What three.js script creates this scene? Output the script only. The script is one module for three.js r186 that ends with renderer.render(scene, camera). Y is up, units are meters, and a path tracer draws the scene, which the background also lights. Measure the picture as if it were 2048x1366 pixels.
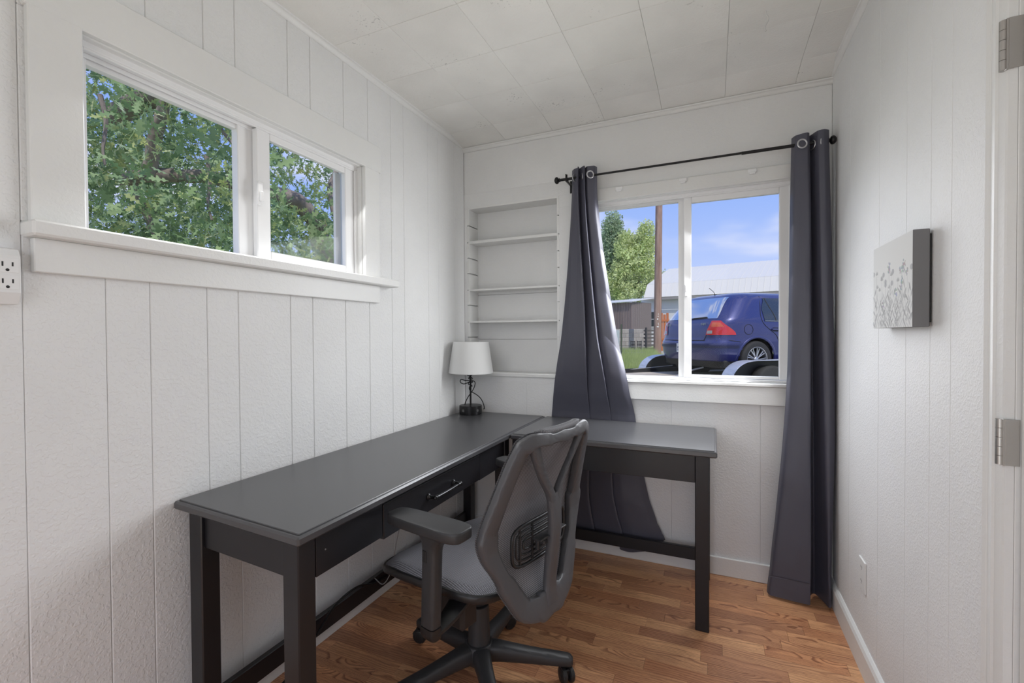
import * as THREE from 'three';
import { RectAreaLightUniformsLib } from 'three/addons/lights/RectAreaLightUniformsLib.js';
import { mergeGeometries, toCreasedNormals } from 'three/addons/utils/BufferGeometryUtils.js';
import { FontLoader } from 'three/addons/loaders/FontLoader.js';
import { TextGeometry } from 'three/addons/geometries/TextGeometry.js';

// ---------------------------------------------------------------- camera, sky, sun, daylight, exposure
const scene = new THREE.Scene();
const renderer = new THREE.WebGLRenderer({ antialias: true });
renderer.toneMapping = THREE.LinearToneMapping;
renderer.toneMappingExposure = 1.0;
renderer.shadowMap.enabled = true;

const V = (x, y, z) => new THREE.Vector3(x, y, z);
const FOCAL = 914.3;                                   // pixels of the 2048 x 1366 frame
const EYE = V(1.4457, 1.2281, 2.5451);
const AX_R = V(0.91543549, -0.00589506, -0.40242155), AX_U = V(-0.00045738, 0.99987684, -0.01568762), AX_F = V(-0.40246447, -0.01454506, -0.91532005);
const camera = new THREE.PerspectiveCamera(2 * Math.atan(683 / FOCAL) * 180 / Math.PI, 2048 / 1366, 0.05, 400);
camera.position.copy(EYE);
camera.quaternion.setFromRotationMatrix(new THREE.Matrix4().makeBasis(AX_R, AX_U, AX_F.clone().negate()));
scene.add(camera);
// a pixel of the photograph as a point at a given depth
const at = (u, v, d) => EYE.clone().addScaledVector(AX_F, d).addScaledVector(AX_R, d * (u - 1024) / FOCAL).addScaledVector(AX_U, -d * (v - 683) / FOCAL);

function rng(seed) { let a = seed >>> 0; return () => { a = (a + 0x6D2B79F5) >>> 0; let t = a; t = Math.imul(t ^ (t >>> 15), t | 1); t ^= t + Math.imul(t ^ (t >>> 7), t | 61); return ((t ^ (t >>> 14)) >>> 0) / 4294967296; }; }
// periodic value noise, period in cells
function noiseTable(seed) { const r = rng(seed), t = new Float32Array(65536); for (let i = 0; i < 65536; i++) t[i] = r(); return t; }
const NT = noiseTable(7);
function vnoise(x, y, px, py, s = 0) {
  const xi = Math.floor(x), yi = Math.floor(y), fx = x - xi, fy = y - yi, u = fx * fx * (3 - 2 * fx), w = fy * fy * (3 - 2 * fy);
  const h = (i, j) => NT[(((((i % px) + px) % px) * 157 + (((j % py) + py) % py) * 1031 + s * 7919) & 65535)];
  const a = h(xi, yi), b = h(xi + 1, yi), c = h(xi, yi + 1), d = h(xi + 1, yi + 1);
  return a + (b - a) * u + (c - a) * w + (a - b - c + d) * u * w;
}
function fbm(x, y, p, oct, s = 0) { let v = 0, a = 0.5, f = 1, n = 0; for (let i = 0; i < oct; i++) { v += a * vnoise(x * f, y * f, p * f, p * f, s + i); n += a; a *= 0.5; f *= 2; } return v / n; }
function tex(w, h, fn, srgb = true, repeat = null) {
  const d = new Uint8Array(w * h * 4);
  for (let j = 0; j < h; j++) for (let i = 0; i < w; i++) { const c = fn(i / w, j / h, i, j), k = (j * w + i) * 4; d[k] = Math.max(0, Math.min(255, c[0] * 255)); d[k + 1] = Math.max(0, Math.min(255, c[1] * 255)); d[k + 2] = Math.max(0, Math.min(255, c[2] * 255)); d[k + 3] = 255; }
  const t = new THREE.DataTexture(d, w, h); t.wrapS = t.wrapT = THREE.RepeatWrapping; t.magFilter = THREE.LinearFilter; t.minFilter = THREE.LinearMipmapLinearFilter; t.generateMipmaps = true;
  if (srgb) t.colorSpace = THREE.SRGBColorSpace;
  if (repeat) t.repeat.set(1 / repeat[0], 1 / repeat[1]);
  t.needsUpdate = true; return t;
}
const smooth = (a, b, x) => { const t = Math.max(0, Math.min(1, (x - a) / (b - a))); return t * t * (3 - 2 * t); };
const mix = (a, b, t) => a + (b - a) * t;

{ // the sky: blue with thin streaks of cloud, the same all round
  const w = 2048, h = 1024, d = new Float32Array(w * h * 4);
  for (let j = 0; j < h; j++) for (let i = 0; i < w; i++) {
    const el = (j + 0.5) / h * 180 - 90, k = (j * w + i) * 4, az = i / w;
    const e = Math.max(0, el), t = smooth(0, 40, e);
    let r = mix(0.40, 0.17, t), g = mix(0.56, 0.34, t), b = mix(1.0, 0.90, t);
    const n = fbm(az * 24 + 0.4 * fbm(az * 12, e / 15, 12, 3, 9), e / 4.2 + az * 6, 24, 5, 3);
    const c = smooth(0.42, 0.76, n) * 0.85 + 0.32 * smooth(16, 2, e);
    const q = Math.min(1, c);
    r = mix(r, 0.90, q); g = mix(g, 0.91, q); b = mix(b, 1.0, q);
    d[k] = r; d[k + 1] = g; d[k + 2] = b; d[k + 3] = 1;
  }
  const sky = new THREE.DataTexture(d, w, h, THREE.RGBAFormat, THREE.FloatType);
  sky.mapping = THREE.EquirectangularReflectionMapping; sky.magFilter = THREE.LinearFilter; sky.needsUpdate = true;
  scene.background = sky;
}
const sun = new THREE.DirectionalLight(new THREE.Color().setRGB(1, 0.95, 0.86), 2.7);
sun.position.set(9, 15, 5.5); sun.target.position.set(0, 0, -4); sun.castShadow = true;
sun.shadow.mapSize.set(2048, 2048); Object.assign(sun.shadow.camera, { left: -30, right: 30, top: 30, bottom: -30, near: 0.5, far: 80 });
scene.add(sun, sun.target);
RectAreaLightUniformsLib.init();
const daylight = (color, power, w, h, p, q) => { const l = new THREE.RectAreaLight(color, power, w, h); l.position.copy(p); l.lookAt(q); scene.add(l); return l; };
// sky light comes down through the panes at a slant (the bright side of the sky is over the barn): small slanted panels fill each opening
const SLANT = 38 * Math.PI / 180;
for (let k = 0; k < 4; k++) for (let i = 0; i < 4; i++) { const p = V(1.01 + i * 0.202, 1.125 + k * 0.235, 0.075); daylight(new THREE.Color().setRGB(0.96, 0.98, 1), 8.5, 0.198, 0.225, p, p.clone().add(V(-0.62 * Math.cos(SLANT), -Math.sin(SLANT), Math.cos(SLANT)))); }          // window of the back wall
for (let k = 0; k < 2; k++) { const p = V(0.045, 1.635 + k * 0.22, 1.425); daylight(new THREE.Color().setRGB(1, 1, 0.985), 3.0, 0.96, 0.21, p, p.clone().add(V(Math.cos(SLANT), -Math.sin(SLANT), 0))); }          // window of the side wall
daylight(new THREE.Color().setRGB(1, 0.99, 0.98), 1.45, 1.3, 1.96, V(0.98, 1.06, 3.42), V(1.08, 1.12, 1.4));              // glazed door of the wall behind the camera

// ---------------------------------------------------------------- helpers
const taken = {};
const numbered = n => { const k = taken[n] = (taken[n] ?? -1) + 1; return k ? n + '_' + String(k).padStart(3, '0') : n; };
function put(o, parent) { (parent || scene).add(o); return o; }
function mesh(name, geo, mat, parent, pos, turn) {
  const m = new THREE.Mesh(geo, mat); m.name = parent && parent !== scene ? name : numbered(name); m.castShadow = m.receiveShadow = true;
  if (pos) m.position.set(pos[0], pos[1], pos[2]);
  if (turn) m.rotation.y = turn;
  return put(m, parent);
}
function tag(o, label, category, group) { o.userData.label = label; o.userData.category = category; if (group) o.userData.group = group; return o; }
function thing(name, label, category, pos = [0, 0, 0], turn = 0, group) {
  const g = new THREE.Group(); g.name = numbered(name); g.position.set(pos[0], pos[1], pos[2]); g.rotation.y = turn; scene.add(g); return tag(g, label, category, group);
}
function structure(name, label, category) { const g = new THREE.Group(); g.name = name; g.userData.kind = 'structure'; if (label) { g.userData.label = label; g.userData.category = category; } scene.add(g); return g; }

// uv in metres from the dominant direction of every face
function metreUV(geo, ou = 0, ov = 0, swap = false) {
  const g = geo.index ? geo.toNonIndexed() : geo, p = g.attributes.position, uv = new Float32Array(p.count * 2), a = V(), b = V(), c = V();
  for (let i = 0; i < p.count; i += 3) {
    a.fromBufferAttribute(p, i); b.fromBufferAttribute(p, i + 1); c.fromBufferAttribute(p, i + 2);
    const n = b.clone().sub(a).cross(c.clone().sub(a)), x = Math.abs(n.x), y = Math.abs(n.y), z = Math.abs(n.z);
    [a, b, c].forEach((q, k) => {
      let s = y >= x && y >= z ? [q.x, q.z] : x >= z ? [q.z, q.y] : [q.x, q.y];
      if (swap) s = [s[1], s[0]];
      uv[(i + k) * 2] = s[0] + ou; uv[(i + k) * 2 + 1] = s[1] + ov;
    });
  }
  g.setAttribute('uv', new THREE.BufferAttribute(uv, 2)); return g;
}
// box with chamfered edges, 44 triangles, base at its centre
function cbox(w, h, d, c = 0.002) {
  const H = [w / 2, h / 2, d / 2]; c = Math.min(c, ...H.map(x => x * 0.49));
  const P = (s, ax) => V(...[0, 1, 2].map(k => s[k] * (k === ax ? H[k] : H[k] - c)));
  const tris = [], add = (...q) => { for (let i = 1; i + 1 < q.length; i++) { const [a, b, e] = [q[0], q[i], q[i + 1]]; const n = b.clone().sub(a).cross(e.clone().sub(a)); if (n.dot(a.clone().add(b).add(e)) > 0) tris.push(a, b, e); else tris.push(a, e, b); } };
  for (let ax = 0; ax < 3; ax++) for (const s of [-1, 1]) { const [u, v] = [(ax + 1) % 3, (ax + 2) % 3], q = [[-1, -1], [1, -1], [1, 1], [-1, 1]].map(([i, j]) => { const t = [0, 0, 0]; t[ax] = s; t[u] = i; t[v] = j; return P(t, ax); }); add(...q); }
  for (let ax = 0; ax < 3; ax++) for (const i of [-1, 1]) for (const j of [-1, 1]) { const [u, v] = [(ax + 1) % 3, (ax + 2) % 3]; const t = k => { const r = [0, 0, 0]; r[ax] = k; r[u] = i; r[v] = j; return r; }; add(P(t(-1), u), P(t(1), u), P(t(1), v), P(t(-1), v)); }
  for (const i of [-1, 1]) for (const j of [-1, 1]) for (const k of [-1, 1]) add(P([i, j, k], 0), P([i, j, k], 1), P([i, j, k], 2));
  const pos = new Float32Array(tris.length * 3); tris.forEach((p, i) => { pos[3 * i] = p.x; pos[3 * i + 1] = p.y; pos[3 * i + 2] = p.z; });
  const g = new THREE.BufferGeometry(); g.setAttribute('position', new THREE.BufferAttribute(pos, 3)); g.computeVertexNormals(); return metreUV(g);
}
// box given by its corners
function span(x0, y0, z0, x1, y1, z1, c = 0.002, ou = 0, ov = 0) { const g = cbox(x1 - x0, y1 - y0, z1 - z0, c); g.translate((x0 + x1) / 2, (y0 + y1) / 2, (z0 + z1) / 2); return metreUV(g, ou, ov); }
function merge(list) { return mergeGeometries(list.map(g => { const h = g.index ? g.toNonIndexed() : g; for (const k of Object.keys(h.attributes)) if (!['position', 'normal', 'uv'].includes(k)) h.deleteAttribute(k); if (!h.attributes.uv) h.setAttribute('uv', new THREE.BufferAttribute(new Float32Array(h.attributes.position.count * 2), 2)); return h; })); }
const tube = (pts, r, seg = 40, rad = 8, closed = false) => new THREE.TubeGeometry(new THREE.CatmullRomCurve3(pts.map(p => p.isVector3 ? p : V(...p)), closed, 'centripetal'), seg, r, rad, closed);
const lathe = (pts, seg = 32) => new THREE.LatheGeometry(pts.map(([r, y]) => new THREE.Vector2(Math.max(r, 1e-5), y)), seg);
const cyl = (r0, r1, h, seg = 24) => new THREE.CylinderGeometry(r1, r0, h, seg);
// sweep of a rounded section: st = [{c, w, t}] centre, half width vector, half thickness vector
function sweep(st, { m = 14, e = 0.55, closed = false } = {}) {
  const n = st.length, pos = [], idx = [], uv = [];
  const sp = (x, p) => Math.sign(x) * Math.pow(Math.abs(x), p); let run = 0;
  for (let i = 0; i < n; i++) {
    if (i) run += st[i].c.distanceTo(st[i - 1].c);
    for (let k = 0; k < m; k++) { const a = k / m * Math.PI * 2, q = st[i].c.clone().addScaledVector(st[i].w, sp(Math.cos(a), e)).addScaledVector(st[i].t, sp(Math.sin(a), e)); pos.push(q.x, q.y, q.z); uv.push(k / m * 0.2, run); }
  }
  const rows = closed ? n : n - 1;
  for (let i = 0; i < rows; i++) for (let k = 0; k < m; k++) { const a = i * m + k, b = i * m + (k + 1) % m, c = ((i + 1) % n) * m + k, d = ((i + 1) % n) * m + (k + 1) % m; idx.push(a, c, b, b, c, d); }
  if (!closed) for (const [i, f] of [[0, 1], [n - 1, 0]]) { const ci = pos.length / 3; pos.push(st[i].c.x, st[i].c.y, st[i].c.z); uv.push(0, 0); for (let k = 0; k < m; k++) { const a = i * m + k, b = i * m + (k + 1) % m; f ? idx.push(ci, a, b) : idx.push(ci, b, a); } }
  const g = new THREE.BufferGeometry(); g.setAttribute('position', new THREE.Float32BufferAttribute(pos, 3)); g.setAttribute('uv', new THREE.Float32BufferAttribute(uv, 2)); g.setIndex(idx);
  // make faces point outwards
  { const A = V().fromArray(pos, 0), B = V().fromArray(pos, 3 * m), C = V().fromArray(pos, 3), nn = B.clone().sub(A).cross(C.clone().sub(A)); if (nn.dot(A.clone().add(C).multiplyScalar(0.5).sub(st[0].c)) < 0) { for (let i = 0; i < idx.length; i += 3) { const t = idx[i + 1]; idx[i + 1] = idx[i + 2]; idx[i + 2] = t; } g.setIndex(idx); } }
  return toCreasedNormals(g, 0.9);
}
// smooth list of stations through key stations [[x,y,z], [wx,wy,wz], [tx,ty,tz]]
function stations(keys, n, closed = false) {
  const cv = j => new THREE.CatmullRomCurve3(keys.map(k => V(...k[j])), closed, 'catmullrom', 0.5), a = cv(0), b = cv(1), c = cv(2), out = [];
  for (let i = 0; i < n; i++) { const t = closed ? i / n : i / (n - 1); out.push({ c: a.getPoint(t), w: b.getPoint(t), t: c.getPoint(t) }); }
  return out;
}
// grid surface from fn(u, v) -> Vector3
function surface(fn, nu, nv, flip = false) {
  const pos = [], uv = [], idx = [];
  for (let j = 0; j <= nv; j++) for (let i = 0; i <= nu; i++) { const p = fn(i / nu, j / nv); pos.push(p.x, p.y, p.z); uv.push(i / nu, j / nv); }
  for (let j = 0; j < nv; j++) for (let i = 0; i < nu; i++) { const a = j * (nu + 1) + i, b = a + 1, c = a + nu + 1, d = c + 1; flip ? idx.push(a, c, b, b, c, d) : idx.push(a, b, c, b, d, c); }
  const g = new THREE.BufferGeometry(); g.setAttribute('position', new THREE.Float32BufferAttribute(pos, 3)); g.setAttribute('uv', new THREE.Float32BufferAttribute(uv, 2)); g.setIndex(idx); g.computeVertexNormals(); return g;
}
const std = (o) => new THREE.MeshStandardMaterial(o), phys = (o) => new THREE.MeshPhysicalMaterial(o);
const lin = (r, g, b) => new THREE.Color().setRGB(r, g, b);

// ---------------------------------------------------------------- materials
const rollerBump = tex(512, 512, (u, v) => { const a = fbm(u * 48, v * 48, 48, 3, 1), b = vnoise(u * 110, v * 90, 110, 90, 5); const n = smooth(0.42, 0.66, a) * 0.8 + 0.2 * b; return [n, n, n]; }, false, [0.42, 0.42]);
const rollerPebble = rollerBump.clone(); rollerPebble.repeat.set(1 / 0.2, 1 / 0.2);
rollerBump.repeat.set(1 / 0.32, 1 / 0.32);
const rollerFine = rollerBump.clone(); rollerFine.repeat.set(1 / 0.3, 1 / 0.3);
const wallTone = tex(512, 512, (u, v) => { const n = 0.955 + 0.045 * fbm(u * 6, v * 6, 6, 5, 12); return [n, n, n * 0.997]; }, true, [1.6, 1.6]);
const M = {};
M.wall = std({ color: lin(0.80, 0.80, 0.80), roughness: 0.66, map: wallTone, bumpMap: rollerBump, bumpScale: 0.0007 });
M.wallPebble = std({ color: lin(0.80, 0.80, 0.80), roughness: 0.6, map: wallTone, bumpMap: rollerPebble, bumpScale: 0.00045 });
M.wallSmooth = std({ color: lin(0.80, 0.80, 0.80), roughness: 0.62, map: wallTone, bumpMap: rollerFine, bumpScale: 0.00035 });
M.backing = std({ color: lin(0.74, 0.74, 0.73), roughness: 0.8 });
M.trim = std({ color: lin(0.80, 0.80, 0.79), roughness: 0.42, map: wallTone, bumpMap: rollerFine, bumpScale: 0.0002 });
const ceilTone = tex(1024, 1024, (u, v) => {
  let n = 0.95 + 0.05 * fbm(u * 8, v * 8, 8, 4, 21);
  const s = vnoise(u * 170, v * 230, 170, 230, 31) * (0.5 + 0.5 * vnoise(u * 7, v * 7, 7, 7, 33)); if (s > 0.80) n -= 0.30 * (s - 0.80) / 0.2;
  return [n, n * 0.995, n * 0.975];
}, true, [1.2, 1.2]);
M.ceiling = [0, 1, 2].map(k => std({ color: lin(0.87 - 0.015 * k, 0.875 - 0.016 * k, 0.88 - 0.018 * k), roughness: 0.75, map: ceilTone, bumpMap: rollerFine, bumpScale: 0.0003 }));
M.vinyl = std({ color: lin(0.84, 0.84, 0.84), roughness: 0.3 });
M.glass = phys({ color: 0xffffff, roughness: 0, transmission: 1, thickness: 0, ior: 1.45, specularIntensity: 0.12 });
M.darkSlot = std({ color: lin(0.02, 0.02, 0.02), roughness: 0.7 });
M.exteriorWall = std({ color: lin(0.72, 0.72, 0.70), roughness: 0.8 });
// ---------------------------------------------------------------- the room
const W = 1.95, D = 3.4, CEIL = 2.42;
// cut rectangles out of a strip [a0,a1]x[b0,b1]; returns the rectangles that remain
function cut(rects, hole) {
  const out = [];
  for (const [a0, b0, a1, b1] of rects) {
    const [p0, q0, p1, q1] = hole;
    if (p1 <= a0 || p0 >= a1 || q1 <= b0 || q0 >= b1) { out.push([a0, b0, a1, b1]); continue; }
    if (b0 < q0) out.push([a0, b0, a1, q0]);
    if (q1 < b1) out.push([a0, q1, a1, b1]);
    const m0 = Math.max(b0, q0), m1 = Math.min(b1, q1);
    if (a0 < p0) out.push([a0, m0, p0, m1]);
    if (p1 < a1) out.push([p1, m0, a1, m1]);
  }
  return out;
}
const LWIN = [0.925, 1.495, 1.925, 1.988];     // z0, y0, z1, y1 of the opening in wall_left
const BWIN = [0.82, 0.985, 1.80, 1.965];       // x0, y0, x1, y1 of the opening in wall_back
const NICHE = [0.035, 0.995, 0.615, 2.02];
const NCUT = [NICHE[0] - 0.014, NICHE[1] - 0.022, NICHE[2] + 0.014, NICHE[3] + 0.012];
const DOOR = [1.412, 0, 2.2, 2.03];            // z0, y0, z1, y1 of the doorway in wall_right
const rnd = rng(11);
{ // wall_left: painted grooved boards on a thick wall
  const w = structure('wall_left', 'white painted grooved board wall with a wide sliding window', 'wall');
  const back = cut([[-0.14, -0.25, D + 0.14, CEIL + 0.25]], LWIN).map(([a, b, c, d]) => span(-0.13, b, a, -0.006, d, c, 0));
  mesh('wall_core', merge(back), M.backing, w);
  const g = [0, 0.12, 0.30, 0.403, 0.62, 0.72, 0.882, 1.032, 1.208, 1.312, 1.517, 1.62, 1.778, 1.88, 2.037, 2.24, 2.45, 2.55, 2.86, 2.96, 3.27, D];
  for (let i = 0; i + 1 < g.length; i++) for (const [a, b, c, d] of cut([[g[i] + 0.0003, 0, g[i + 1] - 0.0003, CEIL]], LWIN)) if (c - a > 0.012) mesh('plank', span(-0.012, b, a, 0, d, c, 0.0022, rnd() * 0.2), M.wall, w);
}
{ // wall_back
  const w = structure('wall_back', 'white painted wall with a curtained window and a recessed shelf niche', 'wall');
  let r = cut([[-0.13, -0.25, W + 0.13, CEIL + 0.25]], BWIN); 
  const core = cut(r, NCUT).map(([a, b, c, d]) => span(a, b, -0.14, c, d, -0.006, 0));
  core.push(span(NICHE[0] - 0.05, NICHE[1] - 0.05, -0.16, NICHE[2] + 0.05, NICHE[3] + 0.05, -0.14, 0));
  mesh('wall_core', merge(core), M.backing, w);
  for (const [a, b, c, d] of [[0, 2.1145, W, CEIL]]) mesh('panel', span(a, b, -0.012, c, d, -0.0015, 0.001), M.wallSmooth, w);
  const g = [0, 0.42, 0.83, 1.245, 1.66, W];
  for (let i = 0; i + 1 < g.length; i++) for (const [a, b, c, d] of cut(cut([[g[i] + 0.0002, 0, g[i + 1] - 0.0002, 0.94]], BWIN), NCUT)) mesh('panel', span(a, b, -0.012, c, d, 0, 0.0012, rnd()), M.wallSmooth, w);
  for (const [a, b, c, d] of cut(cut([[0, 0.9402, W, 2.114]], BWIN), NCUT)) mesh('panel', span(a, b, -0.012, c, d, 0, 0.0005, rnd()), M.wallSmooth, w);
}
{ // wall_right
  const w = structure('wall_right', 'white painted grooved board wall with a doorway', 'wall');
  mesh('wall_core', merge(cut([[-0.14, -0.25, D + 0.14, CEIL + 0.25]], DOOR).map(([a, b, c, d]) => span(W + 0.006, b, a, W + 0.13, d, c, 0))), M.backing, w);
  const g = [0, 0.31, 0.662, 0.897, 1.056, 1.166, 1.36, 1.56, 1.76, 1.97, 2.1, 2.37, 2.48, 2.7, 2.9, 3.1, D];
  for (let i = 0; i + 1 < g.length; i++) for (const [a, b, c, d] of cut([[g[i] + 0.0002, 0, g[i + 1] - 0.0002, CEIL]], DOOR)) if (c - a > 0.012) mesh('plank', span(W, b, a, W + 0.012, d, c, 0.0014, rnd() * 0.2), M.wallPebble, w);
}
{ // wall_front, behind the camera, with a glazed door to the garden
  const w = structure('wall_front', 'white painted wall with a glazed door facing the desk corner', 'wall'), O = [0.3, 0, 1.66, 2.08];
  mesh('wall_core', merge(cut([[0, 0, W, CEIL]], O).map(([a, b, c, d]) => span(a, b, D, c, d, D + 0.13, 0))), M.wallSmooth, w);
  const d = structure('door_2', 'white framed glazed double door facing the desk corner', 'door');
  mesh('door_frame', merge([span(0.3, 0, D + 0.03, 0.36, 2.08, D + 0.11, 0.003), span(1.6, 0, D + 0.03, 1.66, 2.08, D + 0.11, 0.003), span(0.36, 2.02, D + 0.03, 1.6, 2.08, D + 0.11, 0.003), span(0.36, 0, D + 0.03, 1.6, 0.06, D + 0.11, 0.003), span(0.95, 0.06, D + 0.04, 1.01, 2.02, D + 0.10, 0.003)]), M.vinyl, d);
  for (const [a, b] of [[0.36, 0.95], [1.01, 1.6]]) mesh('pane', span(a, 0.06, D + 0.07, b, 2.02, D + 0.0705, 0), M.glass, d);
}
{ // ceiling of square fibre tiles; the row along the back wall sags
  const c = structure('ceiling', 'off-white square tile ceiling with thin open seams', 'ceiling');
  mesh('ceiling_core', span(-0.13, CEIL + 0.006, -0.14, W + 0.13, CEIL + 0.25, D + 0.13, 0), M.backing, c);
  const xs = [0, 0.3, 0.6, 0.9, 1.2, 1.5, 1.8, W], zs = [0, 0.195]; for (let z = 0.5; z < D; z += 0.3) zs.push(z); zs.push(D);
  for (let j = 0; j + 1 < zs.length; j++) for (let i = 0; i + 1 < xs.length; i++) {
    const w = xs[i + 1] - xs[i] - 0.0008, d = zs[j + 1] - zs[j] - 0.0008;
    const m = mesh('tile', metreUV(cbox(w, 0.014, d, 0.0012), rnd() * 3, rnd() * 3), M.ceiling[Math.floor(rnd() * 3)], c, [(xs[i] + xs[i + 1]) / 2, CEIL + 0.007, (zs[j] + zs[j + 1]) / 2]);
    m.rotation.set((rnd() - 0.5) * 0.005, 0, (rnd() - 0.5) * 0.005);
    if (j === 0) { m.rotation.x = -0.1; m.rotation.z = 0; m.position.y -= 0.0098; }
  }
}
{ // floor of laminate strips
  const f = structure('floor', 'reddish brown wood laminate floor with narrow strips', 'floor');
  mesh('subfloor', span(-0.13, -0.25, -0.14, W + 0.13, -0.008, D + 0.13, 0), M.backing, f);
  const grain = tex(2048, 1024, (u, v) => {
    // 16 different strips stacked in v
    const row = Math.floor(v * 16), y = v * 16 - row, x = u;
    const amp = [2.6, 5.5, 1.2, 4.2, 0.9, 6.2, 2.0, 3.4, 1.0, 5.0, 1.6, 2.9, 6.8, 1.3, 4.6, 2.2][row];
    const wob = fbm(x * 9, y * 1.4 + row * 5, 9, 2, 40 + row), slow = vnoise(x * 7, y * 0.6, 7, 9999, 60 + row);
    const rr = (y - 0.5) * (5.6 + amp * 0.4) + amp * 1.5 * slow * (0.25 + 1.6 * Math.abs(y - 0.45)) + amp * 0.8 * wob + row * 3.3;
    const fr = rr - Math.floor(rr), fine0 = fbm(x * 20, y * 10 + row * 17, 20, 2, 87);
    const line = smooth(0.0, 0.45, fr) * (1 - smooth(0.86, 1.0, fr));       // dark late wood lines
    const pore = vnoise(x * 70 + 9 * fine0, y * 30 + row * 30, 999, 9999, 80);
    const fine = fbm(x * 24, y * 24 + row * 40, 24, 3, 90);
    const bold = [0.50, 0.62, 0.30, 0.55, 0.26, 0.62, 0.42, 0.5, 0.28, 0.6, 0.36, 0.48, 0.64, 0.3, 0.56, 0.4][row];
    let t = 0.30 + (0.5 - 0.5 * bold) * 0.5 + bold * 0.78 * (line - 0.25) + 0.30 * (fine - 0.5) - (pore > 0.78 ? 0.16 : 0) + 0.22 * (slow - 0.5);
    t = Math.max(0, Math.min(1, t));
    return [mix(0.43, 0.88, t), mix(0.27, 0.69, t), mix(0.19, 0.505, t)];
  });
  const fm = [[0.98, 0.97, 0.95], [0.80, 0.73, 0.71], [1.08, 1.10, 1.06], [0.90, 0.80, 0.75], [0.74, 0.67, 0.67], [0.95, 0.90, 0.86]].map(c => std({ color: lin(c[0] * 1.28, c[1] * 1.28, c[2] * 1.36), map: grain, roughness: 0.34 }));
  const rw = 0.0645;
  for (let j = 0, z = 0; z < D; j++, z += rw) {
    let x = -rnd() * 0.35;
    while (x < W) {
      const L = 0.24 + rnd() * 0.36, x0 = Math.max(0, x), x1 = Math.min(W, x + L); x += L;
      if (x1 - x0 < 0.02) continue;
      const g = cbox(x1 - x0 - 0.0006, 0.008, Math.min(rw, D - z) - 0.0006, 0.0004), p = g.attributes.position, uv = new Float32Array(p.count * 2), row = Math.floor(rnd() * 16), u0 = rnd();
      for (let i = 0; i < p.count; i++) { uv[2 * i] = u0 + p.getX(i) / 1.1; uv[2 * i + 1] = (row + 0.5 + p.getZ(i) / rw * 0.94) / 16; }
      g.setAttribute('uv', new THREE.BufferAttribute(uv, 2));
      mesh('plank', g, fm[Math.floor(rnd() * 6)], f, [(x0 + x1) / 2, -0.004, z + Math.min(rw, D - z) / 2]);
    }
  }
}
// crown, baseboards, casings
const trimThing = (name, geo, label, mat = M.trim) => { const m = mesh(name, geo, mat); m.userData.kind = 'structure'; if (label) m.userData.label = label; return m; };
function cove(len) { const s = new THREE.Shape(); s.moveTo(0, 0); s.lineTo(0, -0.022); s.quadraticCurveTo(0.006, -0.022, 0.010, -0.014); s.quadraticCurveTo(0.013, -0.007, 0.021, -0.006); s.lineTo(0.023, 0); s.lineTo(0, 0); return metreUV(new THREE.ExtrudeGeometry(s, { depth: len, bevelEnabled: false, curveSegments: 6 })); }
trimThing('trim_1', cove(D).translate(0, CEIL, 0), 'thin white cove moulding along the ceiling over the side window');
{ const g = cove(W); g.rotateY(-Math.PI / 2); g.translate(W, CEIL - 0.0195, 0); g.scale(1, 1, 1); const p = g.attributes.position; trimThing('trim_2', g, 'thin white cove moulding along the ceiling above the curtain rod'); }
{ const g = cove(D); g.rotateY(Math.PI); g.translate(W, CEIL, D); trimThing('trim_3', g, 'thin white cove moulding along the ceiling over the door wall'); }
trimThing('baseboard_left', span(0, 0, 0.012, 0.012, 0.092, D, 0.002), 'low white baseboard behind the long desk');
trimThing('baseboard_back', merge([span(0.0, 0, 0, W, 0.092, 0.013, 0.003)]), 'low white baseboard under the curtained window');
{ const s = new THREE.Shape(); s.moveTo(0, 0); s.lineTo(-0.016, 0); s.lineTo(-0.016, 0.086); s.lineTo(-0.011, 0.098); s.lineTo(-0.004, 0.104); s.lineTo(0, 0.104); const g = metreUV(new THREE.ExtrudeGeometry(s, { depth: DOOR[0] - 0.075 - 0.013, bevelEnabled: false })); g.translate(W, 0, 0.013); trimThing('baseboard_right', g, 'white baseboard along the door wall'); }
{ // casing of the side window
  trimThing('trim_4', span(0, 1.49, 1.9255, 0.019, 1.993, 2.026, 0.0025), 'upright white casing board beside the side window, at the power tap end');
  trimThing('trim_5', span(0, 1.49, 0.828, 0.019, 1.989, 0.9245, 0.0025), 'upright white casing board beside the side window, at the corner end');
  trimThing('trim_6', span(0, 1.9885, 0.815, 0.018, 2.108, 2.032, 0.0025), 'white head casing board above the side window');
  trimThing('trim_7', merge([span(-0.05, 1.459, 0.735, 0.058, 1.4945, 2.038, 0.005)]), 'deep white window sill ledge below the side window');
  trimThing('trim_8', span(0, 1.380, 0.832, 0.02, 1.459, 2.023, 0.002), 'white apron board under the side window sill');
}
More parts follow.
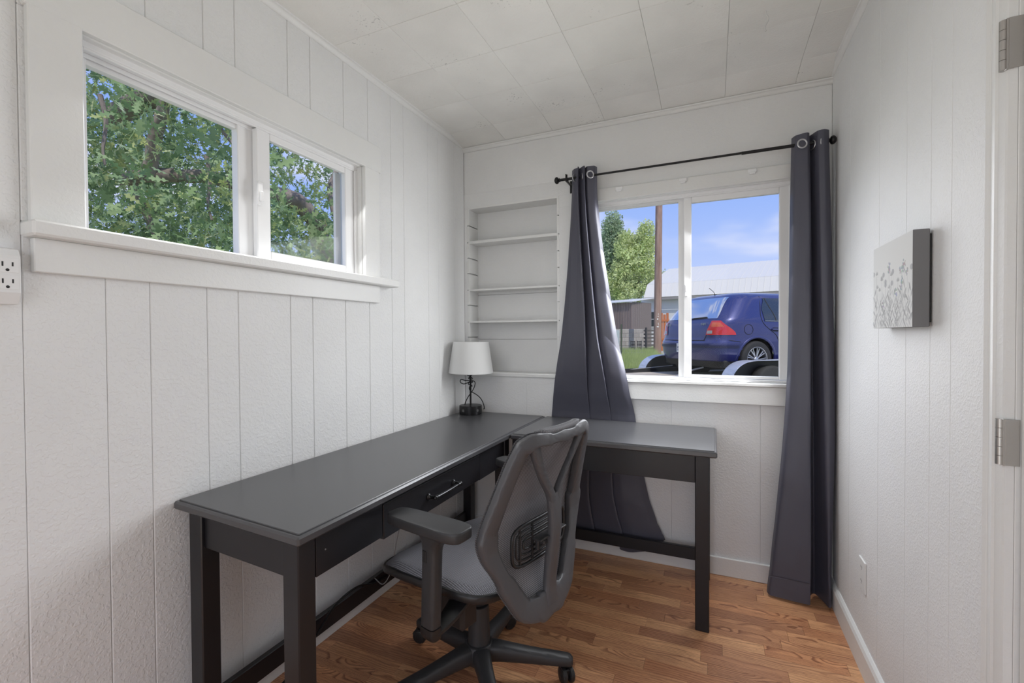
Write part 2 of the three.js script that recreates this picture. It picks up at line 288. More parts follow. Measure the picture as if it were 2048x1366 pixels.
{ // casing of the curtained window
  trimThing('trim_9', span(0.745, 0.985, 0, 0.8195, 2.03, 0.018, 0.002), 'upright white casing board beside the curtained window, at the shelf end');
  trimThing('trim_10', span(1.8005, 0.985, 0, 1.885, 2.03, 0.018, 0.002), 'upright white casing board beside the curtained window, at the door wall end');
  trimThing('trim_11', span(0.745, 1.9655, 0, 1.885, 2.034, 0.018, 0.003), 'white head casing above the curtained window');
  trimThing('trim_12', span(0.74, 0.966, -0.05, 1.90, 0.985, 0.027, 0.004), 'white window sill under the curtained window');
  trimThing('trim_13', span(0.745, 0.877, 0, 1.89, 0.966, 0.018, 0.002), 'white apron board under the curtained window');
  for (const [x, where] of [[0.977, 'next to the flaring curtain'], [1.304, 'over the meeting stile of the window'], [1.621, 'next to the straight corner curtain']]) tag(mesh('curtain_clip', merge([span(x - 0.019, 2.012, 0.018, x + 0.019, 2.030, 0.026, 0.003), span(x - 0.013, 2.004, 0.018, x + 0.013, 2.012, 0.033, 0.003)]), M.vinyl), `small white plastic blind clip on the head casing, ${where}`, 'clip', 'blind clips above the window');
}
// ---- shelf niche
{
  const [x0, y0, x1, y1] = NICHE, n = structure('trim_14', 'recessed white wall niche with slotted sides'), zb = -0.118;
  mesh('back_panel', span(x0 - 0.014, y0, -0.139, x1 + 0.014, 1.20, zb, 0.001), M.wallSmooth, n);
  mesh('back_panel', span(x0 - 0.014, 1.2015, -0.139, x1 + 0.014, 1.487, zb + 0.0007, 0.001), M.wallSmooth, n);
  mesh('back_panel', span(x0 - 0.014, 1.4885, -0.139, x1 + 0.014, y1, zb, 0.001), M.wallSmooth, n);
  mesh('top_panel', span(x0 - 0.014, y1, -0.14, x1 + 0.014, y1 + 0.012, 0.0005, 0.001), M.trim, n);
  const cuts = [1.214, 1.310, 1.417, 1.512, 1.617, 1.714, 1.812, 1.919], ys = [y0, ...cuts.flatMap(c => [c - 0.0035, c + 0.0035]), y1];
  for (const [a, b] of [[x0 - 0.014, x0], [x1, x1 + 0.014]]) for (let i = 0; i + 1 < ys.length; i += 2) mesh('side_cleat', span(a, ys[i], zb, b, ys[i + 1], 0.0005, 0.0008), M.trim, n);
  mesh('bottom_panel', span(x0 - 0.014, y0 - 0.022, -0.139, x1 + 0.014, y0, 0.010, 0.003), M.trim, n);
  const names = ['uppermost', 'middle', 'lowest'];
  [1.8125, 1.5115, 1.3105].forEach((y, i) => { const t = i ? 0.0055 : 0.0085; tag(mesh('shelf_board', span(x0 - 0.010, y - t, -0.116, x1 + 0.010, y + t, -0.002 + i * 0.001, 0.001), M.trim), `thin white shelf board in the wall niche, ${names[i]} of three`, 'shelf', 'shelf boards in the niche'); });
}
// ---- windows
function slider(name, axis, opt) {
  // built in a local frame: u along the wall, y up, w towards the room; map() turns it into the world
  const g = structure(name, opt.label, 'window'), map = geo => { if (axis === 'left') { geo.rotateY(Math.PI / 2); geo.scale(1, 1, 1); } return geo; };
  const B = (a, b, c, d, w0, w1, ch = 0.002) => axis === 'back' ? span(a, b, w0, c, d, w1, ch) : span(w0, b, Math.min(a, c), w1, d, Math.max(a, c), ch);
  const { u0, u1, y0, y1, f0, f1, meet } = opt;        // opening, fixed side from f0 to f1
  const fr = 0.018;
  // outer frame: four sides with a track lip
  const outer = [B(u0, y0, u1, y0 + fr - 0.006, -0.10, -0.022), B(u0, y1 - fr, u1, y1, -0.10, -0.022), B(u0, y0 + fr - 0.006, u0 + fr, y1 - fr, -0.10, -0.022), B(u1 - fr, y0 + fr - 0.006, u1, y1 - fr, -0.10, -0.022),
    B(u0, y1 - fr - 0.012, u1, y1 - fr, -0.058, -0.052, 0.001), B(u0 + fr, y1 - fr - 0.006, u1 - fr, y1 - fr, -0.032, -0.024, 0.001)];
  mesh('window_frame', merge(outer), M.vinyl, g);
  mesh('reveal', merge([B(u0 - 0.004, y1 - 0.003, u1 + 0.004, y1 + 0.006, -0.135, -0.001), B(u0 - 0.005, y0, u0 + 0.003, y1, -0.135, -0.001), B(u1 - 0.003, y0, u1 + 0.005, y1, -0.135, -0.001), B(u0, y0 - 0.008, u1, y0 + 0.003, -0.135, -0.02)]), M.trim, g);
  // fixed pane with its slim bead and the meeting stile
  const [a, b] = opt.fixed, bead = 0.009;
  const fx0 = Math.min(a, b), fx1 = Math.max(a, b), gy0 = opt.fy[0], gy1 = opt.fy[1];
  mesh('fixed_frame', merge([B(fx0 - 0.004, gy0 - bead, fx1 + 0.004, gy0, -0.085, -0.062, 0.001), B(fx0 - 0.004, gy1, fx1 + 0.004, y1 - fr, -0.085, -0.062, 0.001), B(Math.min(b, opt.stile[1]), y0, Math.max(b, opt.stile[1]), y1 - fr, -0.088, -0.056, 0.002), B(Math.min(a, opt.outer), y0, Math.max(a, opt.outer), y1, -0.085, -0.06, 0.001)]), M.vinyl, g);
  mesh('pane', B(fx0 - 0.004, gy0 - 0.004, fx1 + 0.004, gy1 + 0.004, -0.0745, -0.074, 0), M.glass, g);
  // sliding sash
  const [c, d] = opt.sash, [p, q] = opt.glass, sy0 = y0 + fr - 0.004, sy1 = y1 - fr - 0.004, gz = opt.gy;
  const s = mesh('sash', merge([B(Math.min(c, p), sy0, Math.max(c, p), sy1, -0.054, -0.030, 0.003), B(Math.min(q, d), sy0, Math.max(q, d), sy1, -0.054, -0.030, 0.003), B(Math.min(p, q), sy0, Math.max(p, q), gz[0], -0.054, -0.030, 0.003), B(Math.min(p, q), gz[1], Math.max(p, q), sy1, -0.054, -0.030, 0.003)]), M.vinyl, g);
  mesh('pane', B(Math.min(p, q) - 0.003, gz[0] - 0.003, Math.max(p, q) + 0.003, gz[1] + 0.003, -0.0425, -0.042, 0), M.glass, g);
  return [g, B];
}
{
  const [g, B] = slider('window_1', 'left', { label: 'white sliding window high on the boarded wall with oak foliage outside', u0: LWIN[0], u1: LWIN[2], y0: LWIN[1], y1: LWIN[3], fixed: [1.886, 1.472], fy: [1.513, 1.945], stile: [1.472, 1.412], outer: 1.91, sash: [1.420, 0.944], glass: [1.366, 0.995], gy: [1.537, 1.941] });
  // latch
  const y = 1.735, z = 1.412;
  const l = mesh('latch', merge([B(z - 0.010, y - 0.042, z + 0.010, y + 0.042, -0.030, -0.022, 0.004), B(z - 0.006, y - 0.030, z + 0.006, y + 0.006, -0.022, -0.012, 0.003)]), M.vinyl, g); l.userData.label = 'white plastic sash latch';
  mesh('screen_channel', merge([B(0.962, 1.53, 0.992, 1.955, -0.104, -0.09, 0.001)]), M.vinyl, g);
}
{
  const [g, B] = slider('window_2', 'back', { label: 'white sliding window between the dark curtains looking onto the yard', u0: BWIN[0], u1: BWIN[2], y0: BWIN[1], y1: BWIN[3], fixed: [0.845, 1.276], fy: [0.998, 1.932], stile: [1.276, 1.308], outer: 0.82, sash: [1.304, 1.786], glass: [1.342, 1.742], gy: [1.014, 1.912] });
  const l = mesh('latch', merge([B(1.309, 1.425, 1.323, 1.487, -0.030, -0.024, 0.003), B(1.313, 1.45, 1.318, 1.482, -0.024, -0.018, 0.002)]), M.vinyl, g); l.userData.label = 'white plastic sash latch';
}
// ---- doorway on the right
{
  const [z0, , z1, y1] = DOOR;
  const cas = (() => { const s = new THREE.Shape(); const P = [[0, 0], [0, -0.010], [0.006, -0.016], [0.012, -0.013], [0.014, -0.011], [0.038, -0.014], [0.042, -0.019], [0.048, -0.020], [0.052, -0.017], [0.068, -0.014], [0.072, -0.012], [0.074, 0]]; P.forEach(([a, b], i) => i ? s.lineTo(a, b) : s.moveTo(a, b)); return s; })();
  const ex = (len) => metreUV(new THREE.ExtrudeGeometry(cas, { depth: len, bevelEnabled: false }));
  { const g = ex(y1 + 0.07); g.rotateX(-Math.PI / 2); g.rotateY(-Math.PI / 2); g.translate(W, 0, z0 - 0.072); trimThing('trim_15', g, 'moulded white door casing with steel hinges beside it'); }
  { const g = ex(y1 + 0.07); g.rotateX(-Math.PI / 2); g.rotateY(-Math.PI / 2); g.scale(1, 1, -1); g.translate(W, 0, z1 + 0.072); const i = g.attributes.position; for (let k = 0; k < i.count; k += 3) { for (const at of Object.values(g.attributes)) { const n = at.itemSize; for (let e = 0; e < n; e++) { const t = at.array[(k + 1) * n + e]; at.array[(k + 1) * n + e] = at.array[(k + 2) * n + e]; at.array[(k + 2) * n + e] = t; } } } g.computeVertexNormals(); trimThing('trim_16', g, 'moulded white door casing away from the hinges'); }
  trimThing('trim_17', span(W - 0.018, y1 + 0.002, z0 - 0.072, W, y1 + 0.074, z1 + 0.072, 0.003), 'white head casing over the doorway');
  const d = structure('door_1', 'closed white door in its jamb with brushed steel hinges', 'door');
  mesh('jamb', merge([span(W + 0.0005, 0, z0 - 0.011, W + 0.128, y1, z0 + 0.004, 0.001), span(W + 0.0005, 0, z1 - 0.004, W + 0.128, y1, z1 + 0.011, 0.001), span(W + 0.0005, y1 - 0.004, z0, W + 0.128, y1 + 0.002, z1, 0.001)]), M.trim, d);
  mesh('door_slab', span(W + 0.007, 0.008, z0 + 0.007, W + 0.042, y1 - 0.008, z1 - 0.007, 0.002), M.trim, d);
  const steel = std({ color: lin(0.46, 0.44, 0.42), metalness: 1, roughness: 0.36 });
  for (const [lo, hi] of [[1.706, 1.797], [0.983, 1.068], [0.2, 0.285]]) {
    const h = (hi - lo), kn = h / 5, cx = W - 0.0235 + 0.006, cz = z0 - 0.004;
    const hg = mesh('hinge', merge([span(cx + 0.004, lo, z0 + 0.0035, W + 0.0065, hi, z0 + 0.0056, 0.0004)]), steel, d); hg.userData.label = 'brushed steel door hinge';
    for (let k = 0; k < 5; k++) mesh('knuckle', cyl(0.0062, 0.0062, kn - 0.0007, 20).translate(cx, lo + kn * (k + 0.5), cz), steel, hg);
    mesh('knuckle_leaf', merge([span(cx + 0.001, lo, cz - 0.001, cx + 0.012, hi, z0 + 0.0045, 0.0004)]), steel, hg);
  }
}
{ // outside skin of the house and its roof, so that daylight enters only through the openings
  const o = structure('roof', 'low roof slab over the room', 'roof'); mesh('roof_slab', span(-0.35, CEIL + 0.26, -0.4, W + 0.35, CEIL + 0.34, D + 0.4, 0.01), M.exteriorWall, o);
}
// ---------------------------------------------------------------- the L-shaped desk
const scuff = tex(512, 512, (u, v) => { const n = fbm(u * 10, v * 10, 10, 5, 51), s = vnoise(u * 60, v * 6, 60, 6, 52); const r = 0.42 + 0.04 * (n - 0.5) + (s > 0.9 ? 0.02 : 0); return [r, r, r]; }, false, [0.8, 0.8]);
M.deskTop = phys({ color: lin(0.050, 0.050, 0.054), roughness: 0.28, ior: 1.7 });
M.desk = std({ color: lin(0.010, 0.010, 0.0125), roughness: 0.34 });
M.blackMetal = std({ color: lin(0.013, 0.013, 0.014), roughness: 0.33, metalness: 0.4 });
const skew = x => (x - 0.28) * 0.066;                     // the free end of the long desk is not quite square
function shearEnd(g, z0 = 1.2) { const p = g.attributes.position; for (let i = 0; i < p.count; i++) { const k = smooth(z0, 1.66, p.getZ(i)); p.setZ(i, p.getZ(i) + k * skew(p.getX(i))); } p.needsUpdate = true; g.computeVertexNormals(); return g; }
{
  const d = thing('desk', 'long black wooden writing desk with one wide drawer along the boarded wall', 'desk');
  const E1 = 1.752, y = 0.755;
  mesh('desk_top', merge([shearEnd(span(0.012, 0.7275, 0.03, 0.551, 0.7515, E1, 0.005)), shearEnd(span(0.022, 0.748, 0.04, 0.541, y, E1 - 0.011, 0.002))]), M.deskTop, d);
  const leg = (x0, z0, sh = 0) => mesh('leg', span(x0, 0, z0 + sh, x0 + 0.054, 0.7275, z0 + 0.054 + sh, 0.003), M.desk, d);
  leg(0.062, 1.680, skew(0.09)); leg(0.472, 1.680, skew(0.5)); leg(0.040, 0.055); leg(0.472, 0.495);
  mesh('end_apron', shearEnd(span(0.1162, 0.625, 1.700, 0.4718, 0.7274, 1.722, 0.001)), M.desk, d);
  mesh('front_apron', merge([span(0.500, 0.613, 1.435, 0.522, 0.7274, 1.69, 0.001), span(0.500, 0.600, 0.549, 0.522, 0.7274, 0.80, 0.001), span(0.500, 0.714, 0.80, 0.521, 0.7274, 1.435, 0.001)]), M.desk, d);
  mesh('back_apron', span(0.060, 0.625, 0.11, 0.080, 0.7274, 1.68, 0.001), M.desk, d);
  mesh('stretcher', span(0.046, 0.082, 0.11, 0.068, 0.150, 1.70, 0.002), M.desk, d);
  const dr = mesh('drawer', merge([span(0.503, 0.603, 0.803, 0.5245, 0.7125, 1.432, 0.0025), span(0.10, 0.615, 0.83, 0.503, 0.700, 1.40, 0.002)]), M.desk, d);
  const hy = 0.657, hx = 0.5245, z0 = 1.022, z1 = 1.192;
  const ro = g => { g.rotateZ(-Math.PI / 2); return g; };
  const hd = [tube([[hx + 0.030, hy, z0], [hx + 0.032, hy, (z0 + z1) / 2], [hx + 0.030, hy, z1]], 0.0055, 16, 12)];
  for (const z of [z0, z1]) { hd.push(ro(lathe([[0, 0], [0.012, 0.0005], [0.0125, 0.003], [0.008, 0.006], [0.0058, 0.010], [0.0058, 0.024], [0.0085, 0.027], [0.009, 0.032], [0.006, 0.037], [0, 0.038]], 16)).translate(hx, hy, z)); const c = lathe([[0, -0.007], [0.0075, -0.007], [0.0085, -0.004], [0.007, 0], [0.0085, 0.004], [0.0075, 0.007], [0, 0.007]], 14); c.rotateX(Math.PI / 2); c.translate(hx + 0.030, hy, z + (z === z0 ? 0.012 : -0.012)); hd.push(c); }
  const h = mesh('handle', merge(hd), std({ color: lin(0.05, 0.05, 0.052), metalness: 0.85, roughness: 0.28 }), dr); h.userData.label = 'black metal bar pull';
  const pin = mesh('screw_cap', merge([cyl(0.0022, 0.0022, 0.001, 10).rotateZ(Math.PI / 2).translate(0.5228, 0.673, 1.66)]), std({ color: lin(0.5, 0.5, 0.5), metalness: 1, roughness: 0.4 }), d);
}
{
  const d = thing('desk', 'short black wooden desk wing under the curtained window', 'desk');
  mesh('desk_top', merge([span(0.5555, 0.7275, 0.03, 1.462, 0.7515, 0.551, 0.005), span(0.5640, 0.748, 0.038, 1.452, 0.755, 0.541, 0.002)]), M.deskTop, d);
  for (const z of [0.472, 0.036]) mesh('leg', span(1.378, 0, z, 1.432, 0.7275, z + 0.054, 0.003), M.desk, d);
  mesh('front_apron', span(0.5535, 0.612, 0.500, 1.3778, 0.7274, 0.520, 0.001), M.desk, d);
  mesh('side_apron', span(1.396, 0.612, 0.0905, 1.414, 0.7274, 0.4715, 0.001), M.desk, d);
  mesh('stretcher', span(0.5535, 0.086, 0.062, 1.3778, 0.148, 0.084, 0.002), M.desk, d);
  mesh('bracket', merge([span(0.5535, 0.60, 0.07, 0.562, 0.7274, 0.50, 0.001), span(0.5535, 0, 0.0605, 0.5755, 0.60, 0.0845, 0.001)]), M.desk, d);
}
// ---------------------------------------------------------------- table lamp
{
  const l = thing('table_lamp', 'small table lamp with a white drum shade and black round base', 'lamp', [0.108, 0.755, 0.128]);
  const b = mesh('base', lathe([[0, 0], [0.066, 0], [0.068, 0.002], [0.068, 0.049], [0.066, 0.0515], [0, 0.052]], 48), M.blackMetal, l);
  for (const a of [-0.2, 1.15]) { const q = mesh('socket', cyl(0.008, 0.008, 0.003, 16).rotateX(Math.PI / 2).translate(0, 0.026, 0.0675), std({ color: lin(0.10, 0.10, 0.10), roughness: 0.25 }), b); q.rotation.y = a; }
  mesh('pole', cyl(0.0055, 0.0055, 0.235, 16).translate(0, 0.169, 0), M.blackMetal, l);
  const sh = lathe([[0.133, 0], [0.1345, 0.001], [0.1065, 0.186], [0.105, 0.187], [0.1035, 0.186], [0.1315, 0.001], [0.133, 0]], 64); sh.translate(0, 0.246, 0);
  const s = mesh('lamp_shade', sh, phys({ color: lin(0.86, 0.86, 0.85), roughness: 1, transmission: 0.25, thickness: 0 }), l); s.rotation.z = -0.012;
  mesh('bulb_holder', merge([cyl(0.016, 0.016, 0.05, 16).translate(0, 0.29, 0), tube([[0, 0.42, 0], [0.055, 0.422, 0.0], [0.104, 0.424, 0]], 0.0015, 8, 6), tube([[0, 0.42, 0], [-0.055, 0.422, 0.0], [-0.104, 0.424, 0]], 0.0015, 8, 6), cyl(0.0016, 0.0016, 0.1, 6).translate(0, 0.37, 0)]), M.blackMetal, l);
  mesh('bulb', lathe([[0, 0.31], [0.014, 0.315], [0.015, 0.335], [0.028, 0.36], [0.030, 0.378], [0.020, 0.400], [0, 0.406]], 20), std({ color: lin(0.85, 0.85, 0.84), roughness: 0.4 }), l);
  // the cord wound and knotted round the pole; written in the camera-right / up plane, then turned
  const ca = Math.cos(0.414), sa = Math.sin(0.414), K = (r, y, f = 0.012) => V(r * ca + f * sa, y, -r * sa + f * ca);
  const cord = [[0.078, 0.028, 0.0], [0.083, 0.032, 0.012], [0.080, 0.055, 0.014], [0.060, 0.095, 0.013], [0.03, 0.12, 0.012], [0.004, 0.135, 0.011], [-0.008, 0.15, -0.004], [-0.004, 0.165, -0.012], [0.010, 0.165, 0], [0.006, 0.172, 0.012], [-0.012, 0.178, 0.008], [-0.008, 0.186, -0.010], [0.012, 0.188, -0.004], [0.010, 0.196, 0.012], [-0.030, 0.202, 0.012], [-0.058, 0.205, 0.006], [-0.060, 0.190, 0.004], [-0.040, 0.180, 0.010], [-0.010, 0.190, 0.014], [0.012, 0.200, 0.012], [0.028, 0.190, 0.010], [0.026, 0.168, 0.012], [0.010, 0.135, 0.014], [-0.012, 0.105, 0.012], [-0.030, 0.07, 0.010], [-0.034, 0.054, 0.004]].map(a => K(...a));
  mesh('cord', tube(cord, 0.0028, 220, 8), M.blackMetal, l);
  const up = [[0.014, 0.250, 0.012], [0.010, 0.235, 0.012], [-0.004, 0.222, 0.012], [-0.010, 0.212, 0.002], [0.004, 0.206, -0.010], [0.012, 0.212, 0.006], [0.0, 0.226, 0.014], [-0.016, 0.232, 0.006], [-0.020, 0.25, 0.0]].map(a => K(...a));
  mesh('cord', tube(up, 0.0028, 90, 8), M.blackMetal, l);
}
// ---------------------------------------------------------------- curtain rod and curtains
{
  const ROD = 0.092, Y = 2.088;
  const r = thing('curtain_rod', 'thin black curtain rod with round finials above the window', 'curtain rod');
  mesh('rod', merge([cyl(0.0055, 0.0055, 1.10, 16).rotateZ(Math.PI / 2).translate(1.22, Y + 0.001, ROD), cyl(0.0075, 0.0075, 0.35, 16).rotateZ(Math.PI / 2).translate(1.745, Y, ROD), cyl(0.0075, 0.0075, 0.12, 16).rotateZ(Math.PI / 2).translate(0.725, Y, ROD)]), M.blackMetal, r);
  for (const [x, s] of [[0.665, -1], [1.916, 1]]) { const g = lathe([[0.0075, 0], [0.011, 0.001], [0.011, 0.006], [0.007, 0.008], [0.008, 0.010], [0.014, 0.013], [0.0185, 0.020], [0.0195, 0.027], [0.017, 0.035], [0.010, 0.042], [0, 0.0445]], 24); g.scale(1, 0.72, 1); g.rotateZ(-s * Math.PI / 2); mesh('finial', g.translate(x, Y, ROD), M.blackMetal, r); }
  for (const x of [0.705, 1.872]) mesh('bracket', merge([span(x - 0.009, 2.035, 0.0005, x + 0.009, 2.105, 0.003, 0.0005), span(x - 0.005, Y - 0.016, 0.003, x + 0.005, Y - 0.008, ROD + 0.008, 0.001), span(x - 0.006, Y - 0.016, ROD - 0.012, x + 0.006, Y + 0.010, ROD - 0.008, 0.001), span(x - 0.006, Y - 0.016, ROD + 0.008, x + 0.006, Y + 0.022, ROD + 0.0115, 0.001), cyl(0.004, 0.004, 0.016, 10).rotateX(Math.PI / 2).translate(x, Y + 0.018, ROD + 0.012)]), M.blackMetal, r);
  const weave = tex(256, 256, (u, v) => { const a = 0.5 + 0.5 * Math.sin(u * 256 * Math.PI / 2) * Math.sin(v * 256 * Math.PI / 2), n = 0.6 * a + 0.4 * vnoise(u * 64, v * 64, 64, 64, 71); return [n, n, n]; }, false, [0.1, 0.1]);
  M.curtain = phys({ color: lin(0.074, 0.074, 0.099), roughness: 0.42, sheen: 0.7, sheenColor: lin(0.55, 0.56, 0.66), sheenRoughness: 0.45, side: THREE.DoubleSide, bumpMap: weave, bumpScale: 0.00004 });
  // rows of cross-sections [y, [[x, z], ...]], top to bottom
  function cloth(rows, nu, nv, wrinkle) {
    const ys = rows.map(q => q[0]);
    const curves = rows.map(q => new THREE.CatmullRomCurve3(q[1].map(([x, z]) => V(x, 0, z)), false, 'catmullrom', 0.35));
    const g = surface((u, v) => {
      const f = v * (rows.length - 1), i = Math.min(rows.length - 2, Math.floor(f)), t = f - i, g4 = k => Math.max(0, Math.min(rows.length - 1, k));
      const P = [i - 1, i, i + 1, i + 2].map(k => { const q = curves[g4(k)].getPoint(u); q.y = ys[g4(k)] + (rows[g4(k)][2] ? rows[g4(k)][2](u) : 0); return q; });
      const cr = (a, b, c, d) => 0.5 * (2 * b + (c - a) * t + (2 * a - 5 * b + 4 * c - d) * t * t + (3 * b - a - 3 * c + d) * t * t * t);
      const p = V(cr(P[0].x, P[1].x, P[2].x, P[3].x), mix(P[1].y, P[2].y, t), cr(P[0].z, P[1].z, P[2].z, P[3].z));
      p.z += wrinkle * (fbm(u * 9, p.y * 4 + 20, 999, 3, 73) - 0.5) + wrinkle * 0.5 * (fbm(u * 5 + p.y * 9, p.y * 12 + 40, 999, 3, 75) - 0.5);
      return p;
    }, nu, nv, true);
    return g;
  }
  function ring(x, y, z, turn) { const g = new THREE.TorusGeometry(0.0185, 0.0036, 10, 32); g.scale(1, 1, 0.7); g.rotateY(turn); return g.translate(x, y, z); }
  { // the flaring curtain at the shelf end
    const c = thing('curtain', 'charcoal blackout curtain flaring down behind the short desk wing beside the niche', 'curtain');
    const hem = u => 0.012 * Math.sin(u * 9) - 0.082 * Math.exp(-Math.pow((u - 0.80) / 0.15, 2)) + 0.03 * smooth(0.9, 1, u);
    const S = (y, x0, x1, zs, zo, f1, f2, h) => { const X = t => mix(x0, x1, t), Z = t => zo + zs * t; return [y, [[X(0), Z(0.1)], [X(0.12), Z(0.45)], [X(0.30), Z(0.72)], [X(f1), Z(1)], [X(f1 + 0.015), Z(0.72)], [X(f1 - 0.02), Z(0.42)], [X(f1 + 0.08), Z(0.62)], [X(f2), Z(0.95)], [X(f2 + 0.012), Z(0.7)], [X(f2 - 0.02), Z(0.4)], [X(f2 + 0.10), Z(0.66)], [X(0.93), Z(0.55)], [X(1), Z(0.12)]], h]; };
    const g = cloth([
      S(2.138, 0.728, 0.868, 0.060, 0.062, 0.34, 0.58), S(2.06, 0.727, 0.868, 0.062, 0.060, 0.34, 0.58), S(1.95, 0.722, 0.872, 0.064, 0.058, 0.36, 0.60),
      S(1.70, 0.705, 0.899, 0.066, 0.056, 0.42, 0.64), S(1.42, 0.682, 0.940, 0.062, 0.056, 0.46, 0.66), S(1.20, 0.655, 0.975, 0.058, 0.052, 0.47, 0.68),
      S(1.02, 0.622, 1.015, 0.046, 0.042, 0.46, 0.70), S(0.90, 0.602, 1.035, 0.030, 0.028, 0.46, 0.71), S(0.80, 0.588, 1.056, 0.014, 0.014, 0.46, 0.71),
      S(0.74, 0.582, 1.065, 0.012, 0.013, 0.46, 0.71), S(0.66, 0.578, 1.078, 0.014, 0.014, 0.46, 0.70), S(0.50, 0.575, 1.100, 0.030, 0.016, 0.44, 0.68),
      S(0.34, 0.565, 1.135, 0.036, 0.018, 0.42, 0.66), S(0.22, 0.56, 1.175, 0.036, 0.018, 0.42, 0.66), S(0.17, 0.56, 1.20, 0.034, 0.018, 0.42, 0.66), S(0.118, 0.56, 1.215, 0.032, 0.018, 0.42, 0.66, hem)], 130, 150, 0.006);
    mesh('cloth', g, M.curtain, c);
    const eye = std({ color: lin(0.62, 0.62, 0.64), metalness: 1, roughness: 0.3 });
    for (const [x, z, t] of [[0.843, 0.119, 0.62], [0.790, 0.097, -1.1], [0.752, 0.094, 1.1]]) mesh('grommet', ring(x, 2.086, z, t), eye, c);
  }
  { // the straight curtain at the door wall
    const c = thing('curtain', 'charcoal blackout curtain hanging straight to the floor in the corner', 'curtain');
    const S = (y, a, b, m, n, e, zf, zb, zr) => [y, [[a, zf - 0.035], [a + 0.012, zf - 0.006], [mix(a, b, 0.5), zf + 0.006], [b - 0.01, zf + 0.012], [b, zf + 0.004], [b + 0.004, mix(zf, zb, 0.5)], [m, zb], [n, mix(zb, zr, 0.55)], [n + 0.012, zr], [mix(n, e, 0.6), zr + 0.006], [e, zr - 0.012], [e + 0.002, zb]]];
    const g = cloth([
      S(2.130, 1.778, 1.842, 1.850, 1.862, 1.917, 0.104, 0.070, 0.118), S(2.05, 1.776, 1.844, 1.852, 1.864, 1.918, 0.106, 0.068, 0.120), S(1.80, 1.772, 1.848, 1.857, 1.870, 1.924, 0.108, 0.064, 0.122),
      S(1.40, 1.768, 1.850, 1.862, 1.877, 1.934, 0.112, 0.060, 0.124), S(1.05, 1.762, 1.850, 1.866, 1.884, 1.940, 0.116, 0.056, 0.128), S(0.70, 1.742, 1.850, 1.872, 1.890, 1.941, 0.122, 0.050, 0.132),
      S(0.35, 1.712, 1.850, 1.876, 1.896, 1.934, 0.132, 0.044, 0.136), S(0.12, 1.690, 1.848, 1.878, 1.900, 1.930, 0.140, 0.040, 0.140), S(0.012, 1.678, 1.846, 1.878, 1.902, 1.929, 0.143, 0.040, 0.142)], 110, 130, 0.005);
    mesh('cloth', g, M.curtain, c);
    mesh('hem', surface((u, v) => V(mix(1.681, 1.843, u) - 0.006 * (1 - v) * (u < 0.5 ? -1 : 0), mix(0.108, 0.104, v), mix(0.146, 0.158, u) + 0.001), 12, 2, true), M.curtain, c);
    const eye = std({ color: lin(0.62, 0.62, 0.64), metalness: 1, roughness: 0.3 });
    for (const [x, z, t] of [[1.812, 0.131, 0.25], [1.856, 0.092, -1.1], [1.893, 0.110, 1.0]]) mesh('grommet', ring(x, 2.078, z, t), eye, c);
  }
}
// ---------------------------------------------------------------- small things on the walls
{ // canvas print
  const cv = document.createElement('canvas'); cv.width = 768; cv.height = 640; const x = cv.getContext('2d'), r = rng(5);
  x.fillStyle = '#d8d8d6'; x.fillRect(0, 0, 768, 640);
  const leafAt = (px, py, L, w, a, tone) => { x.save(); x.translate(px, py); x.rotate(a); x.fillStyle = `rgba(${tone},${tone},${tone},0.75)`; x.beginPath(); x.moveTo(0, 0); x.quadraticCurveTo(w, -L * 0.5, 0, -L); x.quadraticCurveTo(-w, -L * 0.5, 0, 0); x.fill(); x.restore(); };
  for (let i = 0; i < 26; i++) {
    const px = 30 + i / 25 * 700 + (r() - 0.5) * 30, H = 180 + r() * 330, lean = (r() - 0.5) * 0.25, tone = 150 + r() * 40;
    x.strokeStyle = `rgba(${tone},${tone},${tone},0.8)`; x.lineWidth = 2 + r() * 2; x.beginPath(); x.moveTo(px, 640); x.quadraticCurveTo(px, 640 - H * 0.5, px + lean * H, 640 - H); x.stroke();
    const n = 4 + Math.floor(r() * 5);
    for (let k = 0; k < n; k++) { const t = k / n * 0.7, s = k % 2 ? 1 : -1; leafAt(px + lean * H * t * t, 640 - H * t, 50 + r() * 45, 9 + r() * 9, s * (0.4 + r() * 0.5), 135 + r() * 55); }
    const kind = Math.floor(r() * 3), fx = px + lean * H, fy = 640 - H;
    if (kind === 0) for (let k = 0; k < 7; k++) leafAt(fx, fy, 34, 9, (k - 3) * 0.42, 150 + r() * 35);
    else if (kind === 1) for (let k = 0; k < 9; k++) { x.fillStyle = `rgba(${140 + r() * 40 | 0},${140 + r() * 40 | 0},${145 + r() * 40 | 0},0.8)`; x.beginPath(); x.ellipse(fx + (r() - 0.5) * 44, fy + (r() - 0.5) * 50, 6 + r() * 4, 9 + r() * 5, r() * 3, 0, 7); x.fill(); }
    else { x.fillStyle = `rgba(${165},${165},${168},0.85)`; x.beginPath(); x.ellipse(fx, fy, 24, 20, 0, 0, 7); x.fill(); }
  }
  const t = new THREE.CanvasTexture(cv); t.colorSpace = THREE.SRGBColorSpace;
  const c = thing('canvas_print', 'small deep canvas print of pale grey wildflowers hung on the door wall', 'picture', [1.928, 1.242, 0.918], 0);
  mesh('stretcher_frame', span(-0.0185, 0, -0.154, 0.0155, 0.247, 0.154, 0.0015), std({ color: lin(0.19, 0.19, 0.195), roughness: 0.75 }), c);
  const g = new THREE.PlaneGeometry(0.307, 0.246); g.rotateY(-Math.PI / 2); mesh('printed_face', g.translate(-0.0188, 0.1235, 0), std({ map: t, roughness: 0.8, color: lin(0.95, 0.95, 0.95) }), c);
  mesh('back_rail', span(0.0155, 0.012, 0.120, 0.0205, 0.235, 0.150, 0.001), M.darkSlot, c);
}
